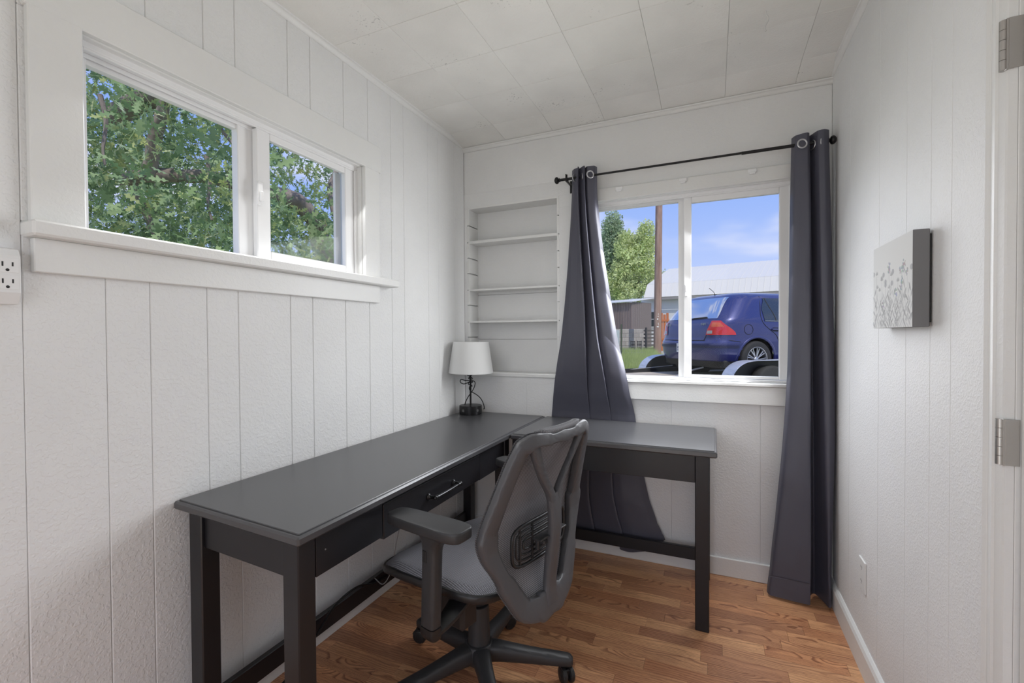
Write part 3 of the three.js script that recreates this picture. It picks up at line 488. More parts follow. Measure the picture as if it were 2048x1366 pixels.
{ // six-way power tap on the boarded wall
  const o = thing('power_tap', 'white six-outlet power tap plugged into the boarded wall below the sill end', 'outlet', [0, 1.304, 2.1175]);
  const s = new THREE.Shape(); [[0, 0.0], [0.022, 0.0], [0.034, 0.024], [0.034, 0.104], [0.026, 0.118], [0, 0.124]].forEach(([a, b], i) => i ? s.lineTo(a, b) : s.moveTo(a, b));
  const body = new THREE.ExtrudeGeometry(s, { depth: 0.129, bevelEnabled: true, bevelSize: 0.0015, bevelThickness: 0.0015, bevelSegments: 2 }); body.translate(0.0015, 0, -0.0645);
  mesh('body', metreUV(body), std({ color: lin(0.78, 0.78, 0.775), roughness: 0.35 }), o);
  for (const [r, y] of [[0, 0.083], [1, 0.046]]) for (let k = 0; k < 3; k++) {
    const z = -0.0445 + k * 0.044;
    const f = mesh('receptacle', span(0.0360, y - 0.016, z - 0.0185, 0.0377, y + 0.0155, z + 0.0185, 0.0005), std({ color: lin(0.80, 0.80, 0.795), roughness: 0.35 }), o);
    for (const g of [span(0.0376, y - 0.002, z - 0.0095, 0.0380, y + 0.007, z - 0.0068, 0), span(0.0376, y - 0.003, z + 0.0062, 0.0380, y + 0.007, z + 0.0090, 0), cyl(0.0031, 0.0031, 0.0006, 14).rotateZ(Math.PI / 2).translate(0.0378, y - 0.0105, z)]) mesh('slot', g, M.darkSlot, f);
  }
}
{ // wall outlet near the floor
  const o = thing('wall_outlet', 'white painted outlet plate low on the door wall', 'outlet', [W, 0.285, 0.508]);
  mesh('plate', span(-0.0055, 0, -0.037, 0, 0.114, 0.037, 0.003), M.trim, o);
  for (const g of [0.032, 0.082].flatMap(y => [span(-0.0062, y, -0.0075, -0.0056, y + 0.008, -0.0055, 0), span(-0.0062, y, 0.005, -0.0056, y + 0.008, 0.007, 0), cyl(0.002, 0.002, 0.0006, 10).rotateZ(Math.PI / 2).translate(-0.0059, y - 0.006, 0)])) mesh('slot', g, std({ color: lin(0.25, 0.25, 0.25), roughness: 0.7 }), o);
}
{ // curl of loose paint on a ceiling hook
  tag(mesh('ceiling_hook', tube([[1.624, 2.42, 0.60], [1.626, 2.408, 0.598], [1.632, 2.398, 0.596], [1.632, 2.388, 0.592], [1.624, 2.374, 0.590], [1.622, 2.362, 0.588], [1.626, 2.354, 0.587]], 0.0028, 30, 8), M.trim), 'tiny painted hook hanging from a ceiling tile', 'hook');
}
{ // cords under the long desk
  tag(mesh('power_cable', tube([[0.06, 0.012, 1.62], [0.09, 0.03, 1.45], [0.085, 0.10, 1.30], [0.076, 0.162, 1.18], [0.074, 0.170, 1.06], [0.075, 0.135, 0.96], [0.078, 0.118, 0.86], [0.082, 0.10, 0.74], [0.10, 0.05, 0.62], [0.12, 0.006, 0.5]], 0.0045, 120, 8), M.blackMetal), 'black power cord draped over the stretcher of the long desk', 'cord');
  tag(mesh('phone_cable', tube([[0.30, 0.612, 1.0], [0.305, 0.56, 1.03], [0.30, 0.50, 1.05], [0.28, 0.40, 1.06], [0.22, 0.25, 1.02], [0.14, 0.155, 0.98], [0.073, 0.152, 0.95]], 0.0022, 60, 6), std({ color: lin(0.28, 0.28, 0.28), roughness: 0.5 })), 'thin grey cord hanging below the drawer', 'cord');
}
// ---------------------------------------------------------------- the office chair
{
  const c = thing('office_chair', 'grey mesh-back office chair with armrests on a five-star base', 'chair', [0.678, 0, 1.108], Math.PI - 14 * Math.PI / 180);
  // local axes: +x is where the sitter faces, y up, z across
  const plastic = std({ color: lin(0.032, 0.032, 0.034), roughness: 0.46 }), frameGrey = std({ color: lin(0.082, 0.082, 0.088), roughness: 0.42 }), dark = std({ color: lin(0.014, 0.014, 0.015), roughness: 0.42 });
  const knit = tex(256, 256, (u, v, i, j) => { const a = u * 32, b = v * 32, row = Math.floor(b), x = a + (row % 2) * 0.5 + 0.15 * Math.sin(b * 6.28), f = x - Math.floor(x), g = b - row; const d = Math.hypot((f - 0.5) * 1.1, (g - 0.5) * 1.3); const n = 1 - smooth(0.15, 0.62, d) * 0.85; return [n, n, n]; }, false, [0.16, 0.16]);
  const knitTone = tex(256, 256, (u, v) => { const a = u * 32, b = v * 32, row = Math.floor(b), x = a + (row % 2) * 0.5 + 0.15 * Math.sin(b * 6.28), f = x - Math.floor(x), g = b - row; const d = Math.hypot((f - 0.5) * 1.1, (g - 0.5) * 1.3); const n = mix(0.56, 0.30, smooth(0.30, 0.62, d)); return [n, n, n * 1.02]; }, true, [0.16, 0.16]);
  const backMesh = std({ map: knitTone, bumpMap: knit, bumpScale: 0.001, roughness: 0.85, color: lin(1.35, 1.35, 1.37), side: THREE.DoubleSide }), seatMesh = std({ map: knitTone, bumpMap: knit, bumpScale: 0.0012, roughness: 0.62, color: lin(1.15, 1.15, 1.22), side: THREE.DoubleSide });
  // ---- base
  const hub = mesh('base', lathe([[0, 0.060], [0.030, 0.060], [0.048, 0.066], [0.056, 0.085], [0.056, 0.110], [0.050, 0.128], [0.042, 0.134], [0, 0.134]], 40), plastic, c);
  const turn = Math.PI - 14 * Math.PI / 180;
  const wheelG = lathe([[0, -0.010], [0.020, -0.010], [0.0255, -0.006], [0.027, 0], [0.0255, 0.006], [0.020, 0.009], [0.012, 0.010], [0.011, 0.012], [0, 0.012]], 28); wheelG.rotateX(Math.PI / 2);
  const hood = (() => { const s = new THREE.Shape(); s.absarc(0, 0, 0.0285, -0.25, Math.PI + 0.5, false); s.absarc(0, 0, 0.024, Math.PI + 0.5, -0.25, true); const g = new THREE.ExtrudeGeometry(s, { depth: 0.012, bevelEnabled: false, curveSegments: 18 }); g.translate(0, 0, -0.006); return g; })();
  for (let k = 0; k < 5; k++) {
    const wa = (-20.5 - 72 * k) * Math.PI / 180;                       // world angle from +x towards +z
    const wx = Math.cos(wa), wz = Math.sin(wa), dx = wx * Math.cos(turn) - wz * Math.sin(turn), dz = wx * Math.sin(turn) + wz * Math.cos(turn);
    const P = (r, y) => [dx * r, y, dz * r], S = (w) => [-dz * w, 0, dx * w];
    const st = stations([[P(0.025, 0.098), S(0.034), [0, 0.032, 0]], [P(0.06, 0.100), S(0.031), [0, 0.031, 0]], [P(0.11, 0.095), S(0.027), [0, 0.028, 0]], [P(0.20, 0.085), S(0.025), [0, 0.022, 0]], [P(0.285, 0.077), S(0.024), [0, 0.019, 0]], [P(0.322, 0.073), S(0.022), [0, 0.017, 0]], [P(0.334, 0.071), S(0.012), [0, 0.011, 0]]], 30);
    mesh('base_leg', sweep(st, { m: 16, e: 0.6 }), plastic, c);
    const cast = mesh('caster', merge([cyl(0.0085, 0.0085, 0.022, 14).translate(0, 0.058, 0), ...[-0.014, 0.014].map(z => hood.clone().rotateZ(0.5).translate(0.012, 0.028, z)), span(-0.004, 0.020, -0.008, 0.022, 0.050, 0.008, 0.003)]), dark, c, P(0.306, 0), 0);
    cast.rotation.y = [2.6, 1.3, 0.4, 2.2, 0.9][k];
    for (const z of [-0.0145, 0.0145]) mesh('wheel', wheelG.clone().translate(0.012, 0.027, z), dark, cast);
  }
  // ---- gas lift and mechanism
  mesh('gas_lift', merge([lathe([[0, 0.12], [0.041, 0.12], [0.0405, 0.126], [0.0355, 0.262], [0.033, 0.268], [0, 0.268]], 32), lathe([[0, 0.262], [0.0245, 0.262], [0.0245, 0.40], [0, 0.40]], 28)]), plastic, c);
  mesh('tilt_mechanism', merge([cbox(0.20, 0.055, 0.13, 0.012).translate(0.02, 0.385, 0), cbox(0.17, 0.115, 0.075, 0.012).translate(-0.03, 0.362, -0.165), cbox(0.17, 0.115, 0.075, 0.012).translate(-0.03, 0.362, 0.165), cbox(0.14, 0.02, 0.42, 0.006).translate(-0.01, 0.408, 0)]), dark, c);
  mesh('tilt_lever', merge([tube([[0.06, 0.38, 0.06], [0.07, 0.375, 0.16], [0.085, 0.36, 0.235]], 0.005, 20, 8), cbox(0.03, 0.010, 0.06, 0.004).translate(0.087, 0.358, 0.25)]), dark, c);
  // ---- seat: woven sheet stretched over a dark shell
  const outline = (t) => { const a = t * Math.PI * 2, e = 0.46, cs = Math.cos(a), sn = Math.sin(a); const x = Math.sign(cs) * Math.pow(Math.abs(cs), e) * 0.243 + 0.030, hw = mix(0.225, 0.262, smooth(-0.22, 0.20, x)); return [x, Math.sign(sn) * Math.pow(Math.abs(sn), e) * hw]; };
  const seatY = (x, z) => 0.462 + 0.006 * Math.pow(z / 0.25, 2) - 0.030 * smooth(0.14, 0.29, x) - 0.008 * smooth(-0.05, -0.2, x);
  { const N = 96, R = 22, pos = [], uv = [], idx = []; for (let j = 0; j <= R; j++) for (let i = 0; i < N; i++) { const [ox, oz] = outline(i / N), s = j / R, x = 0.03 + (ox - 0.03) * s, z = oz * s; pos.push(x, seatY(x, z) - 0.016 * smooth(0.90, 1, s), z); uv.push(x, z); }
    for (let j = 0; j < R; j++) for (let i = 0; i < N; i++) { const a = j * N + i, b = j * N + (i + 1) % N, d = a + N, e = b + N; idx.push(a, b, d, b, e, d); }
    const g = new THREE.BufferGeometry(); g.setAttribute('position', new THREE.Float32BufferAttribute(pos, 3)); g.setAttribute('uv', new THREE.Float32BufferAttribute(uv, 2)); g.setIndex(idx); g.computeVertexNormals(); mesh('seat', g, seatMesh, c);
    const st = []; for (let i = 0; i < N; i++) { const [x, z] = outline(i / N), q = outline(((i + 1) % N) / N), p = outline(((i + N - 1) % N) / N), n = V(q[1] - p[1], 0, -(q[0] - p[0])).normalize(); st.push({ c: V(x, seatY(x, z) - 0.027, z), w: n.multiplyScalar(0.007), t: V(0, 0.014, 0) }); }
    mesh('seat_frame', sweep(st, { closed: true, m: 12, e: 0.7 }), dark, c);
    mesh('seat_pan', surface((u, v) => { const [ox, oz] = outline(u), s = v; const x = 0.03 + (ox - 0.03) * s, z = oz * s; return V(x, mix(0.405, seatY(x, z) - 0.036, smooth(0.25, 1, s)), z); }, 64, 10), dark, c);
    mesh('front_lip', tube([[0.20, 0.405, -0.20], [0.255, 0.396, -0.15], [0.268, 0.394, 0], [0.255, 0.396, 0.15], [0.20, 0.405, 0.20]], 0.009, 30, 8), dark, c);
  }
  // ---- back: frame loop, spine fork, woven sheet, lumbar pad.  keys: half width s, height h, set-back b
  const half = [[0, 0.916, 0.352], [0.075, 0.918, 0.350], [0.136, 0.924, 0.344], [0.176, 0.906, 0.330], [0.196, 0.85, 0.309], [0.219, 0.755, 0.279], [0.238, 0.665, 0.252], [0.229, 0.60, 0.250], [0.178, 0.50, 0.268], [0.118, 0.405, 0.288], [0.06, 0.386, 0.300], [0, 0.384, 0.304]];
  const wid = [0.019, 0.019, 0.020, 0.024, 0.026, 0.027, 0.030, 0.030, 0.030, 0.033, 0.036, 0.036];
  const loop = [...half.map(([s, h, b], i) => [s, h, b, wid[i]]), ...half.slice(1, -1).map(([s, h, b], i) => [-s, h, b, wid[i + 1]]).reverse()];
  const curve = new THREE.CatmullRomCurve3(loop.map(([s, h, b]) => V(-b, h, s)), true, 'catmullrom', 0.24), NL = 132, lp = curve.getPoints(NL).slice(0, NL);
  const wc = new THREE.CatmullRomCurve3(loop.map(q => V(q[3], 0, 0)), true), ctr = V(-0.29, 0.66, 0);
  const bst = lp.map((p, i) => { const a = lp[(i + 1) % NL].clone().sub(lp[(i + NL - 1) % NL]).normalize(), rear = V(-1, 0.18, 0).normalize(), inw = a.clone().cross(rear).normalize(); if (inw.dot(ctr.clone().sub(p)) < 0) inw.negate(); const nr = inw.clone().cross(a).normalize(); return { c: p, w: inw.multiplyScalar(wc.getPoint(i / NL).x), t: nr.multiplyScalar(0.0135), p }; });
  mesh('back_frame', sweep(bst, { closed: true, m: 20, e: 0.36 }), frameGrey, c);
  { // woven sheet sits on the front of the frame, wrapping its outer edge
    const N = NL, R = 16, pos = [], uv = [], idx = []; const mid = V(-0.275, 0.66, 0);
    for (let j = 0; j <= R; j++) for (let i = 0; i < N; i++) { const s = j / R, o = bst[i], outer = o.c.clone().addScaledVector(o.w, -1.0), p = mid.clone().lerp(outer, Math.min(1, s / 0.94)); p.x += 0.0165; const y = p.y, z = p.z; const dep = curveDepth(y); if (s < 0.94) p.x = mix(-dep + 0.020 - 0.004, p.x, Math.pow(s / 0.94, 3)); pos.push(p.x, p.y, p.z); uv.push(z, y); }
    for (let j = 0; j < R; j++) for (let i = 0; i < N; i++) { const a = j * N + i, b = j * N + (i + 1) % N, d = a + N, e = b + N; idx.push(a, d, b, b, d, e); }
    const g = new THREE.BufferGeometry(); g.setAttribute('position', new THREE.Float32BufferAttribute(pos, 3)); g.setAttribute('uv', new THREE.Float32BufferAttribute(uv, 2)); g.setIndex(idx); g.computeVertexNormals(); mesh('backrest', g, backMesh, c);
  }
  function curveDepth(y) { const k = [[0.38, 0.290], [0.5, 0.262], [0.62, 0.246], [0.70, 0.255], [0.80, 0.288], [0.90, 0.322], [0.95, 0.340]]; for (let i = 0; i + 1 < k.length; i++) if (y <= k[i + 1][0]) return mix(k[i][1], k[i + 1][1], Math.max(0, (y - k[i][0]) / (k[i + 1][0] - k[i][0]))); return 0.34; }
  { // dark pad that wraps the top rail
    const st = []; for (let i = 0; i <= 24; i++) { const t = (i / 24 - 0.5) * 0.26, p = curve.getPoint(((t * 0.62) + 1) % 1), e = Math.min(1, (1 - Math.abs(i / 12 - 1)) * 5); st.push({ c: p.clone().add(V(0.008, 0.022, 0)), w: V(0, 0.011 * Math.max(0.25, e), 0), t: V(0.014 * Math.max(0.25, e), 0, 0) }); }
    mesh('head_pad', sweep(st, { m: 12, e: 0.9 }), backMesh, c);
  }
  const fork = mesh('spine', sweep(stations([[[-0.306, 0.385, 0], [0, 0, 0.034], [0.014, 0, 0]], [[-0.303, 0.45, 0], [0, 0, 0.026], [0.014, 0, 0]], [[-0.312, 0.54, 0], [0, 0, 0.024], [0.016, 0, 0]], [[-0.322, 0.62, 0], [0, 0, 0.024], [0.016, 0, 0]], [[-0.322, 0.68, 0], [0, 0, 0.026], [0.015, 0, 0]], [[-0.320, 0.715, 0], [0, 0, 0.030], [0.013, 0, 0]], [[-0.319, 0.735, 0], [0, 0, 0.030], [0.010, 0, 0]]], 30), { m: 16, e: 0.55 }), frameGrey, c);
  for (const s of [-1, 1]) mesh('spine_arm', sweep(stations([[[-0.321, 0.695, s * 0.008], [0, 0, 0.016], [0.013, 0, 0]], [[-0.320, 0.740, s * 0.024], [0, 0.004, 0.015], [0.012, 0, 0]], [[-0.322, 0.79, s * 0.060], [0, 0.006, 0.015], [0.011, 0, 0]], [[-0.330, 0.845, s * 0.098], [0, 0.007, 0.016], [0.011, 0, 0]], [[-0.340, 0.905, s * 0.134], [0, 0.004, 0.020], [0.011, 0, 0]]], 26), { m: 14, e: 0.55 }), frameGrey, c);
  { // lumbar pad: nested rounded slots with a clip on the spine
    const lum = [], X = (z) => -0.272 + 0.35 * z * z; const rr = (hw, hh) => { const p = []; for (let i = 0; i < 44; i++) { const a = i / 44 * Math.PI * 2, cs = Math.cos(a), sn = Math.sin(a), z = Math.sign(cs) * Math.pow(Math.abs(cs), 0.4) * hw, y = Math.sign(sn) * Math.pow(Math.abs(sn), 0.4) * hh; p.push(V(X(z), 0.585 + y, z)); } return p; };
    for (const [a, b, r] of [[0.145, 0.062, 0.0055], [0.128, 0.046, 0.0034], [0.111, 0.031, 0.0034], [0.094, 0.016, 0.0034]]) lum.push(tube(rr(a, b), r, 88, 8, true));
    for (const z of [-0.11, -0.05, 0.05, 0.11]) lum.push(span(X(z) - 0.003, 0.528, z - 0.004, X(z) + 0.003, 0.642, z + 0.004, 0.001));
    mesh('lumbar_support', merge(lum), dark, c);
    mesh('lumbar_clip', merge([cbox(0.038, 0.016, 0.085, 0.004).translate(-0.292, 0.585, 0), cbox(0.012, 0.04, 0.012, 0.003).translate(-0.288, 0.578, -0.045), cbox(0.012, 0.04, 0.012, 0.003).translate(-0.288, 0.578, 0.045), cbox(0.030, 0.006, 0.05, 0.002).translate(-0.305, 0.604, -0.05), cbox(0.030, 0.006, 0.05, 0.002).translate(-0.305, 0.604, 0.05)]), plastic, c);
  }
  mesh('back_bracket', merge([sweep(stations([[[-0.06, 0.405, 0], [0, 0, 0.05], [0, 0.014, 0]], [[-0.18, 0.40, 0], [0, 0, 0.045], [0, 0.014, 0]], [[-0.26, 0.39, 0], [0, 0, 0.042], [0.006, 0.014, 0]], [[-0.298, 0.40, 0], [0, 0, 0.036], [0.010, 0.010, 0]]], 18), { m: 12, e: 0.5 })]), dark, c);
  // ---- arms
  for (const [s, x0] of [[-1, -0.102], [1, 0.02]]) {
    const z = s * 0.316, py = 0.680;
    const pad = new THREE.Shape(); { const L = 0.139, wv = 0.044; const p = []; for (let i = 0; i < 56; i++) { const a = i / 56 * Math.PI * 2, cs = Math.cos(a), sn = Math.sin(a); const xx = Math.sign(cs) * Math.pow(Math.abs(cs), 0.42) * L, zz = Math.sign(sn) * Math.pow(Math.abs(sn), 0.42) * wv * mix(1, 0.86, smooth(-L, L, xx)); p.push(new THREE.Vector2(xx, zz)); } pad.setFromPoints(p); }
    const pg = new THREE.ExtrudeGeometry(pad, { depth: 0.016, bevelEnabled: true, bevelSize: 0.004, bevelThickness: 0.007, bevelSegments: 4, steps: 1 }); pg.rotateX(Math.PI / 2); pg.rotateY(s * -0.08); pg.translate(x0 + 0.01, py + 0.009, z + s * 0.004);
    mesh('arm_pad', toCreasedNormals(metreUV(pg), 0.7), plastic, c);
    mesh('arm_post', sweep(stations([[[x0 - 0.02, py - 0.018, z], [0.075, 0, 0], [0, 0, 0.026]], [[x0 - 0.012, py - 0.034, z], [0.045, 0, 0], [0, 0, 0.024]], [[x0 - 0.006, py - 0.058, z], [0.031, 0, 0], [0, 0, 0.021]], [[x0 - 0.004, py - 0.10, z], [0.0285, 0, 0], [0, 0, 0.020]], [[x0, py - 0.20, z], [0.0285, 0, 0], [0, 0, 0.020]], [[x0 + 0.004, py - 0.292, z], [0.0275, 0, 0], [0, 0, 0.020]]], 34), { m: 18, e: 0.5 }), plastic, c);
    mesh('arm_sleeve', sweep(stations([[[x0 + 0.004, py - 0.294, z], [0.030, 0, 0], [0, 0, 0.0215]], [[x0 + 0.004, py - 0.318, z], [0.029, 0, 0], [0, 0, 0.021]], [[x0 + 0.002, py - 0.330, z - s * 0.004], [0.024, 0, 0], [0, 0, 0.018]]], 12), { m: 16, e: 0.5 }), dark, c);
    mesh('arm_button', cbox(0.016, 0.034, 0.004, 0.0012).translate(x0 + 0.006, py - 0.085, z + s * 0.0205), dark, c);
    mesh('arm_bracket', sweep(stations([[[x0, py - 0.315, z], [0.026, 0, 0], [0, 0.008, 0]], [[x0, py - 0.30, s * 0.25], [0.03, 0, 0], [0, 0.009, 0]], [[x0 + 0.01, py - 0.272, s * 0.17], [0.04, 0, 0], [0, 0.009, 0]], [[x0 + 0.01, py - 0.266, s * 0.10], [0.045, 0, 0], [0, 0.009, 0]]], 16), { m: 12, e: 0.5 }), dark, c);
  }
}
// ---------------------------------------------------------------- the yard
const groundY = (x, z) => -0.10 + 0.026 * Math.max(0, -z - 0.6) * smooth(0, 3, -z);
const soil = tex(512, 512, (u, v) => { const n = fbm(u * 14, v * 14, 14, 5, 101), p = vnoise(u * 120, v * 120, 120, 120, 103), g = smooth(0.42, 0.60, n); const a = [0.60 + 0.14 * p, 0.58 + 0.13 * p, 0.54 + 0.12 * p], b = [0.36 + 0.2 * p, 0.48 + 0.2 * p, 0.20 + 0.12 * p]; return [mix(a[0], b[0], g), mix(a[1], b[1], g), mix(a[2], b[2], g)]; }, true, [5, 5]);
{
  const g = surface((u, v) => { const x = mix(-60, 60, u), z = mix(25, -90, v); return V(x, groundY(x, z), z); }, 60, 115, false);
  const uv = g.attributes.uv, p = g.attributes.position; for (let i = 0; i < uv.count; i++) uv.setXY(i, p.getX(i), p.getZ(i));
  const m = mesh('ground', g, std({ map: soil, roughness: 0.95 })); m.userData.kind = 'structure'; m.userData.label = 'gravel yard with patches of grass';
}
const barkTex = tex(256, 512, (u, v) => { const n = fbm(u * 18, v * 9, 18, 4, 111), l = vnoise(u * 40, v * 4, 40, 4, 113); const t = 0.6 * n + 0.4 * l; return [mix(0.40, 0.74, t), mix(0.365, 0.69, t), mix(0.34, 0.65, t)]; });
const barkBump = tex(256, 512, (u, v) => { const n = fbm(u * 22, v * 7, 22, 4, 115); return [n, n, n]; }, false);
M.bark = std({ map: barkTex, bumpMap: barkBump, bumpScale: 0.03, roughness: 0.95, color: lin(0.95, 0.95, 0.98) });
function limb(pts, r0, r1, seg = 24) {  // tapered, slightly knotty limb
  const cv = new THREE.CatmullRomCurve3(pts.map(p => p.isVector3 ? p : V(...p)), false, 'centripetal'), fr = cv.computeFrenetFrames(seg, false), st = [];
  for (let i = 0; i <= seg; i++) { const t = i / seg, r = mix(r0, r1, t) * (0.92 + 0.16 * vnoise(t * 9 + r0 * 50, 3, 999, 99, 5)); st.push({ c: cv.getPointAt(t), w: fr.normals[i].clone().multiplyScalar(r), t: fr.binormals[i].clone().multiplyScalar(r) }); }
  return sweep(st, { m: 12, e: 1 });
}
// ---- car
const CARP = [0.94, 0.455, -6.43], CART = 41.64 * Math.PI / 180;
{
  const car = thing('hatchback_car', 'dark blue hatchback car standing on a trailer outside the window', 'car', CARP, CART); car.scale.setScalar(1.05);
  const keys = [[0.19, 0.13, 4.02, 0.79], [0.28, 0.06, 4.08, 0.83], [0.40, 0.015, 4.12, 0.853], [0.50, 0.0, 4.13, 0.862], [0.585, 0.0, 4.12, 0.866], [0.615, 0.025, 4.09, 0.866], [0.66, 0.045, 4.05, 0.866], [0.74, 0.055, 3.98, 0.866], [0.82, 0.07, 3.8, 0.862], [0.90, 0.095, 3.3, 0.853], [0.97, 0.135, 2.95, 0.838], [1.10, 0.235, 2.74, 0.792], [1.22, 0.335, 2.52, 0.745], [1.32, 0.425, 2.32, 0.70], [1.38, 0.50, 2.15, 0.655], [1.418, 0.60, 1.98, 0.59], [1.44, 0.85, 1.7, 0.42]];
  const kc = [1, 2, 3].map(j => new THREE.CatmullRomCurve3(keys.map(k => V(k[0], k[j], 0)), false, 'catmullrom', 0.3));
  const prof = h => { let lo = 0, hi = 1; for (let i = 0; i < 30; i++) { const m = (lo + hi) / 2; if (kc[0].getPoint(m).x < h) lo = m; else hi = m; } return kc.map(c => c.getPoint(lo).y); };
  const N = 200, cache = {};
  function outline(h) {
    const key = h.toFixed(4); if (cache[key]) return cache[key];
    const [ar, af, w] = prof(h), ac = (ar + af) / 2, L = (af - ar) / 2, ex = 2 / mix(6.5, 5, smooth(0.9, 1.4, h)), P = [];
    for (let i = 0; i <= 1600; i++) { const t = Math.PI + i / 1600 * Math.PI * 2, c = Math.cos(t), s = -Math.sin(t); P.push([ac + L * Math.sign(c) * Math.pow(Math.abs(c), ex), w * Math.sign(s) * Math.pow(Math.abs(s), ex)]); }
    const acc = [0]; for (let i = 1; i < P.length; i++) acc.push(acc[i - 1] + Math.hypot(P[i][0] - P[i - 1][0], P[i][1] - P[i - 1][1]));
    const T = acc[acc.length - 1], at2 = t => { t = ((t % 1) + 1) % 1 * T; let lo = 0, hi = P.length - 1; while (hi - lo > 1) { const m = (lo + hi) >> 1; acc[m] <= t ? lo = m : hi = m; } const f = (t - acc[lo]) / Math.max(1e-9, acc[hi] - acc[lo]); return [mix(P[lo][0], P[hi][0], f), mix(P[lo][1], P[hi][1], f)]; };
    return cache[key] = { at: at2, T };
  }
  const pt = (h, tau) => { const q = outline(h).at(tau); return V(q[0], h, q[1]); };
  const nrm = (h, tau) => { const a = pt(h, tau + 0.002).sub(pt(h, tau - 0.002)), b = pt(Math.min(1.438, h + 0.01), tau).sub(pt(h - 0.01, tau)); const n = b.cross(a).normalize(); const q = pt(h, tau); if (n.dot(V(q.x - 2, 0, q.z)) < 0) n.negate(); return n; };
  const tauS = (h, s) => { let lo = 0, hi = 0.24; for (let i = 0; i < 26; i++) { const m = (lo + hi) / 2; outline(h).at(m)[1] < Math.abs(s) ? lo = m : hi = m; } return s < 0 ? 1 - lo : lo; };
  const tauA = (h, a) => { let lo = 0.02, hi = 0.48; for (let i = 0; i < 26; i++) { const m = (lo + hi) / 2; outline(h).at(m)[0] < a ? lo = m : hi = m; } return lo; };
  const patch = (h0, h1, fa, fb, off, nu = 14, nv = 10) => surface((u, v) => { const h = mix(h0, h1, v); let a = fa(h), b = fb(h); if (a > 0.5) a -= 1; if (b > 0.5) b -= 1; const t = mix(a, b, u); return pt(h, t).addScaledVector(nrm(h, t), off); }, nu, nv);
  const line = (pts, r = 0.004) => tube(pts, r, 40, 6);
  const paint = phys({ color: lin(0.018, 0.024, 0.135), roughness: 0.35, metalness: 0.25, clearcoat: 1, clearcoatRoughness: 0.04, side: THREE.DoubleSide });
  const glassDark = phys({ color: lin(0.02, 0.025, 0.03), roughness: 0.05, clearcoat: 1, clearcoatRoughness: 0.02, side: THREE.DoubleSide, specularIntensity: 1 });
  const gap = std({ color: lin(0.004, 0.004, 0.008), roughness: 0.6 }), rubber = std({ color: lin(0.02, 0.02, 0.021), roughness: 0.75, side: THREE.DoubleSide }), alloy = std({ color: lin(0.55, 0.56, 0.58), metalness: 0.9, roughness: 0.3 });
  const trimBlue = std({ color: lin(0.012, 0.015, 0.06), roughness: 0.4 });
  { // body with wheel openings
    const hs = []; for (let i = 0; i <= 62; i++) hs.push(mix(0.19, 1.44, i / 62)); const pos = [], idx = [];
    for (const h of hs) for (let i = 0; i < N; i++) { const p = pt(h, i / N); pos.push(p.x, p.y, p.z); }
    const inArch = p => p.y < 0.75 && [0.78, 3.29].some(a => Math.hypot(p.x - a, p.y - 0.305) < 0.362) && Math.abs(p.z) > 0.5;
    for (let j = 0; j + 1 < hs.length; j++) for (let i = 0; i < N; i++) { const a = j * N + i, b = j * N + (i + 1) % N, c = a + N, d = b + N; const ctr = V(0, 0, 0); for (const k of [a, b, c, d]) ctr.add(V(pos[3 * k], pos[3 * k + 1], pos[3 * k + 2])); if (inArch(ctr.multiplyScalar(0.25))) continue; idx.push(a, b, c, b, d, c); }
    const top = pos.length / 3; pos.push(1.25, 1.447, 0); for (let i = 0; i < N; i++) idx.push((hs.length - 1) * N + i, (hs.length - 1) * N + (i + 1) % N, top);
    const g = new THREE.BufferGeometry(); g.setAttribute('position', new THREE.Float32BufferAttribute(pos, 3)); g.setIndex(idx); g.computeVertexNormals();
    mesh('body', g, paint, car);
    mesh('underbody', span(0.2, 0.17, -0.76, 3.95, 0.30, 0.76, 0.02), rubber, car);
  }
  const lerpTau = (f, g) => h => mix(f(h), g(h), 0.5);
  mesh('rear_window', patch(0.985, 1.345, h => tauS(h, -mix(0.62, 0.53, smooth(0.98, 1.34, h))), h => tauS(h, mix(0.62, 0.53, smooth(0.98, 1.34, h))), 0.006, 24, 12), phys({ color: lin(0.62, 0.64, 0.66), roughness: 0.04, metalness: 0.9, clearcoat: 1, clearcoatRoughness: 0.02, side: THREE.DoubleSide }), car);
  mesh('wiper', merge([line([0.1, 0.2, 0.3, 0.42].map((s, k) => pt(1.0 + k * 0.004, tauS(1.0, s)).add(V(-0.02, 0, 0))), 0.009), line([-0.3, -0.1, 0.0, 0.1].map(s => pt(0.995, tauS(0.995, s)).add(V(-0.018, 0, 0))), 0.008)]), rubber, car);
  const side = (h0, h1, a0, a1, off, nu, nv) => patch(h0, h1, h => tauA(h, a0(h)), h => tauA(h, a1(h)), off, nu, nv);
  mesh('door_window', side(0.945, 1.325, h => mix(0.93, 1.03, smooth(1.12, 1.33, h)), h => 1.62, 0.007, 16, 10), glassDark, car);
  mesh('door_window', side(0.945, 1.325, h => 1.70, h => mix(2.62, 2.2, smooth(0.95, 1.33, h)), 0.007, 16, 10), glassDark, car);
  mesh('window_divider', side(0.945, 1.325, h => mix(1.16, 1.06, smooth(0.95, 1.33, h)), h => mix(1.175, 1.075, smooth(0.95, 1.33, h)), 0.010, 2, 8), rubber, car);
  mesh('window_seal', line([[0.93, 0.94], [1.2, 0.935], [1.6, 0.93], [2.0, 0.93], [2.6, 0.935]].map(([a, h]) => pt(h, tauA(h, a)).addScaledVector(nrm(h, tauA(h, a)), 0.006)), 0.007), std({ color: lin(0.5, 0.5, 0.52), metalness: 0.9, roughness: 0.3 }), car);
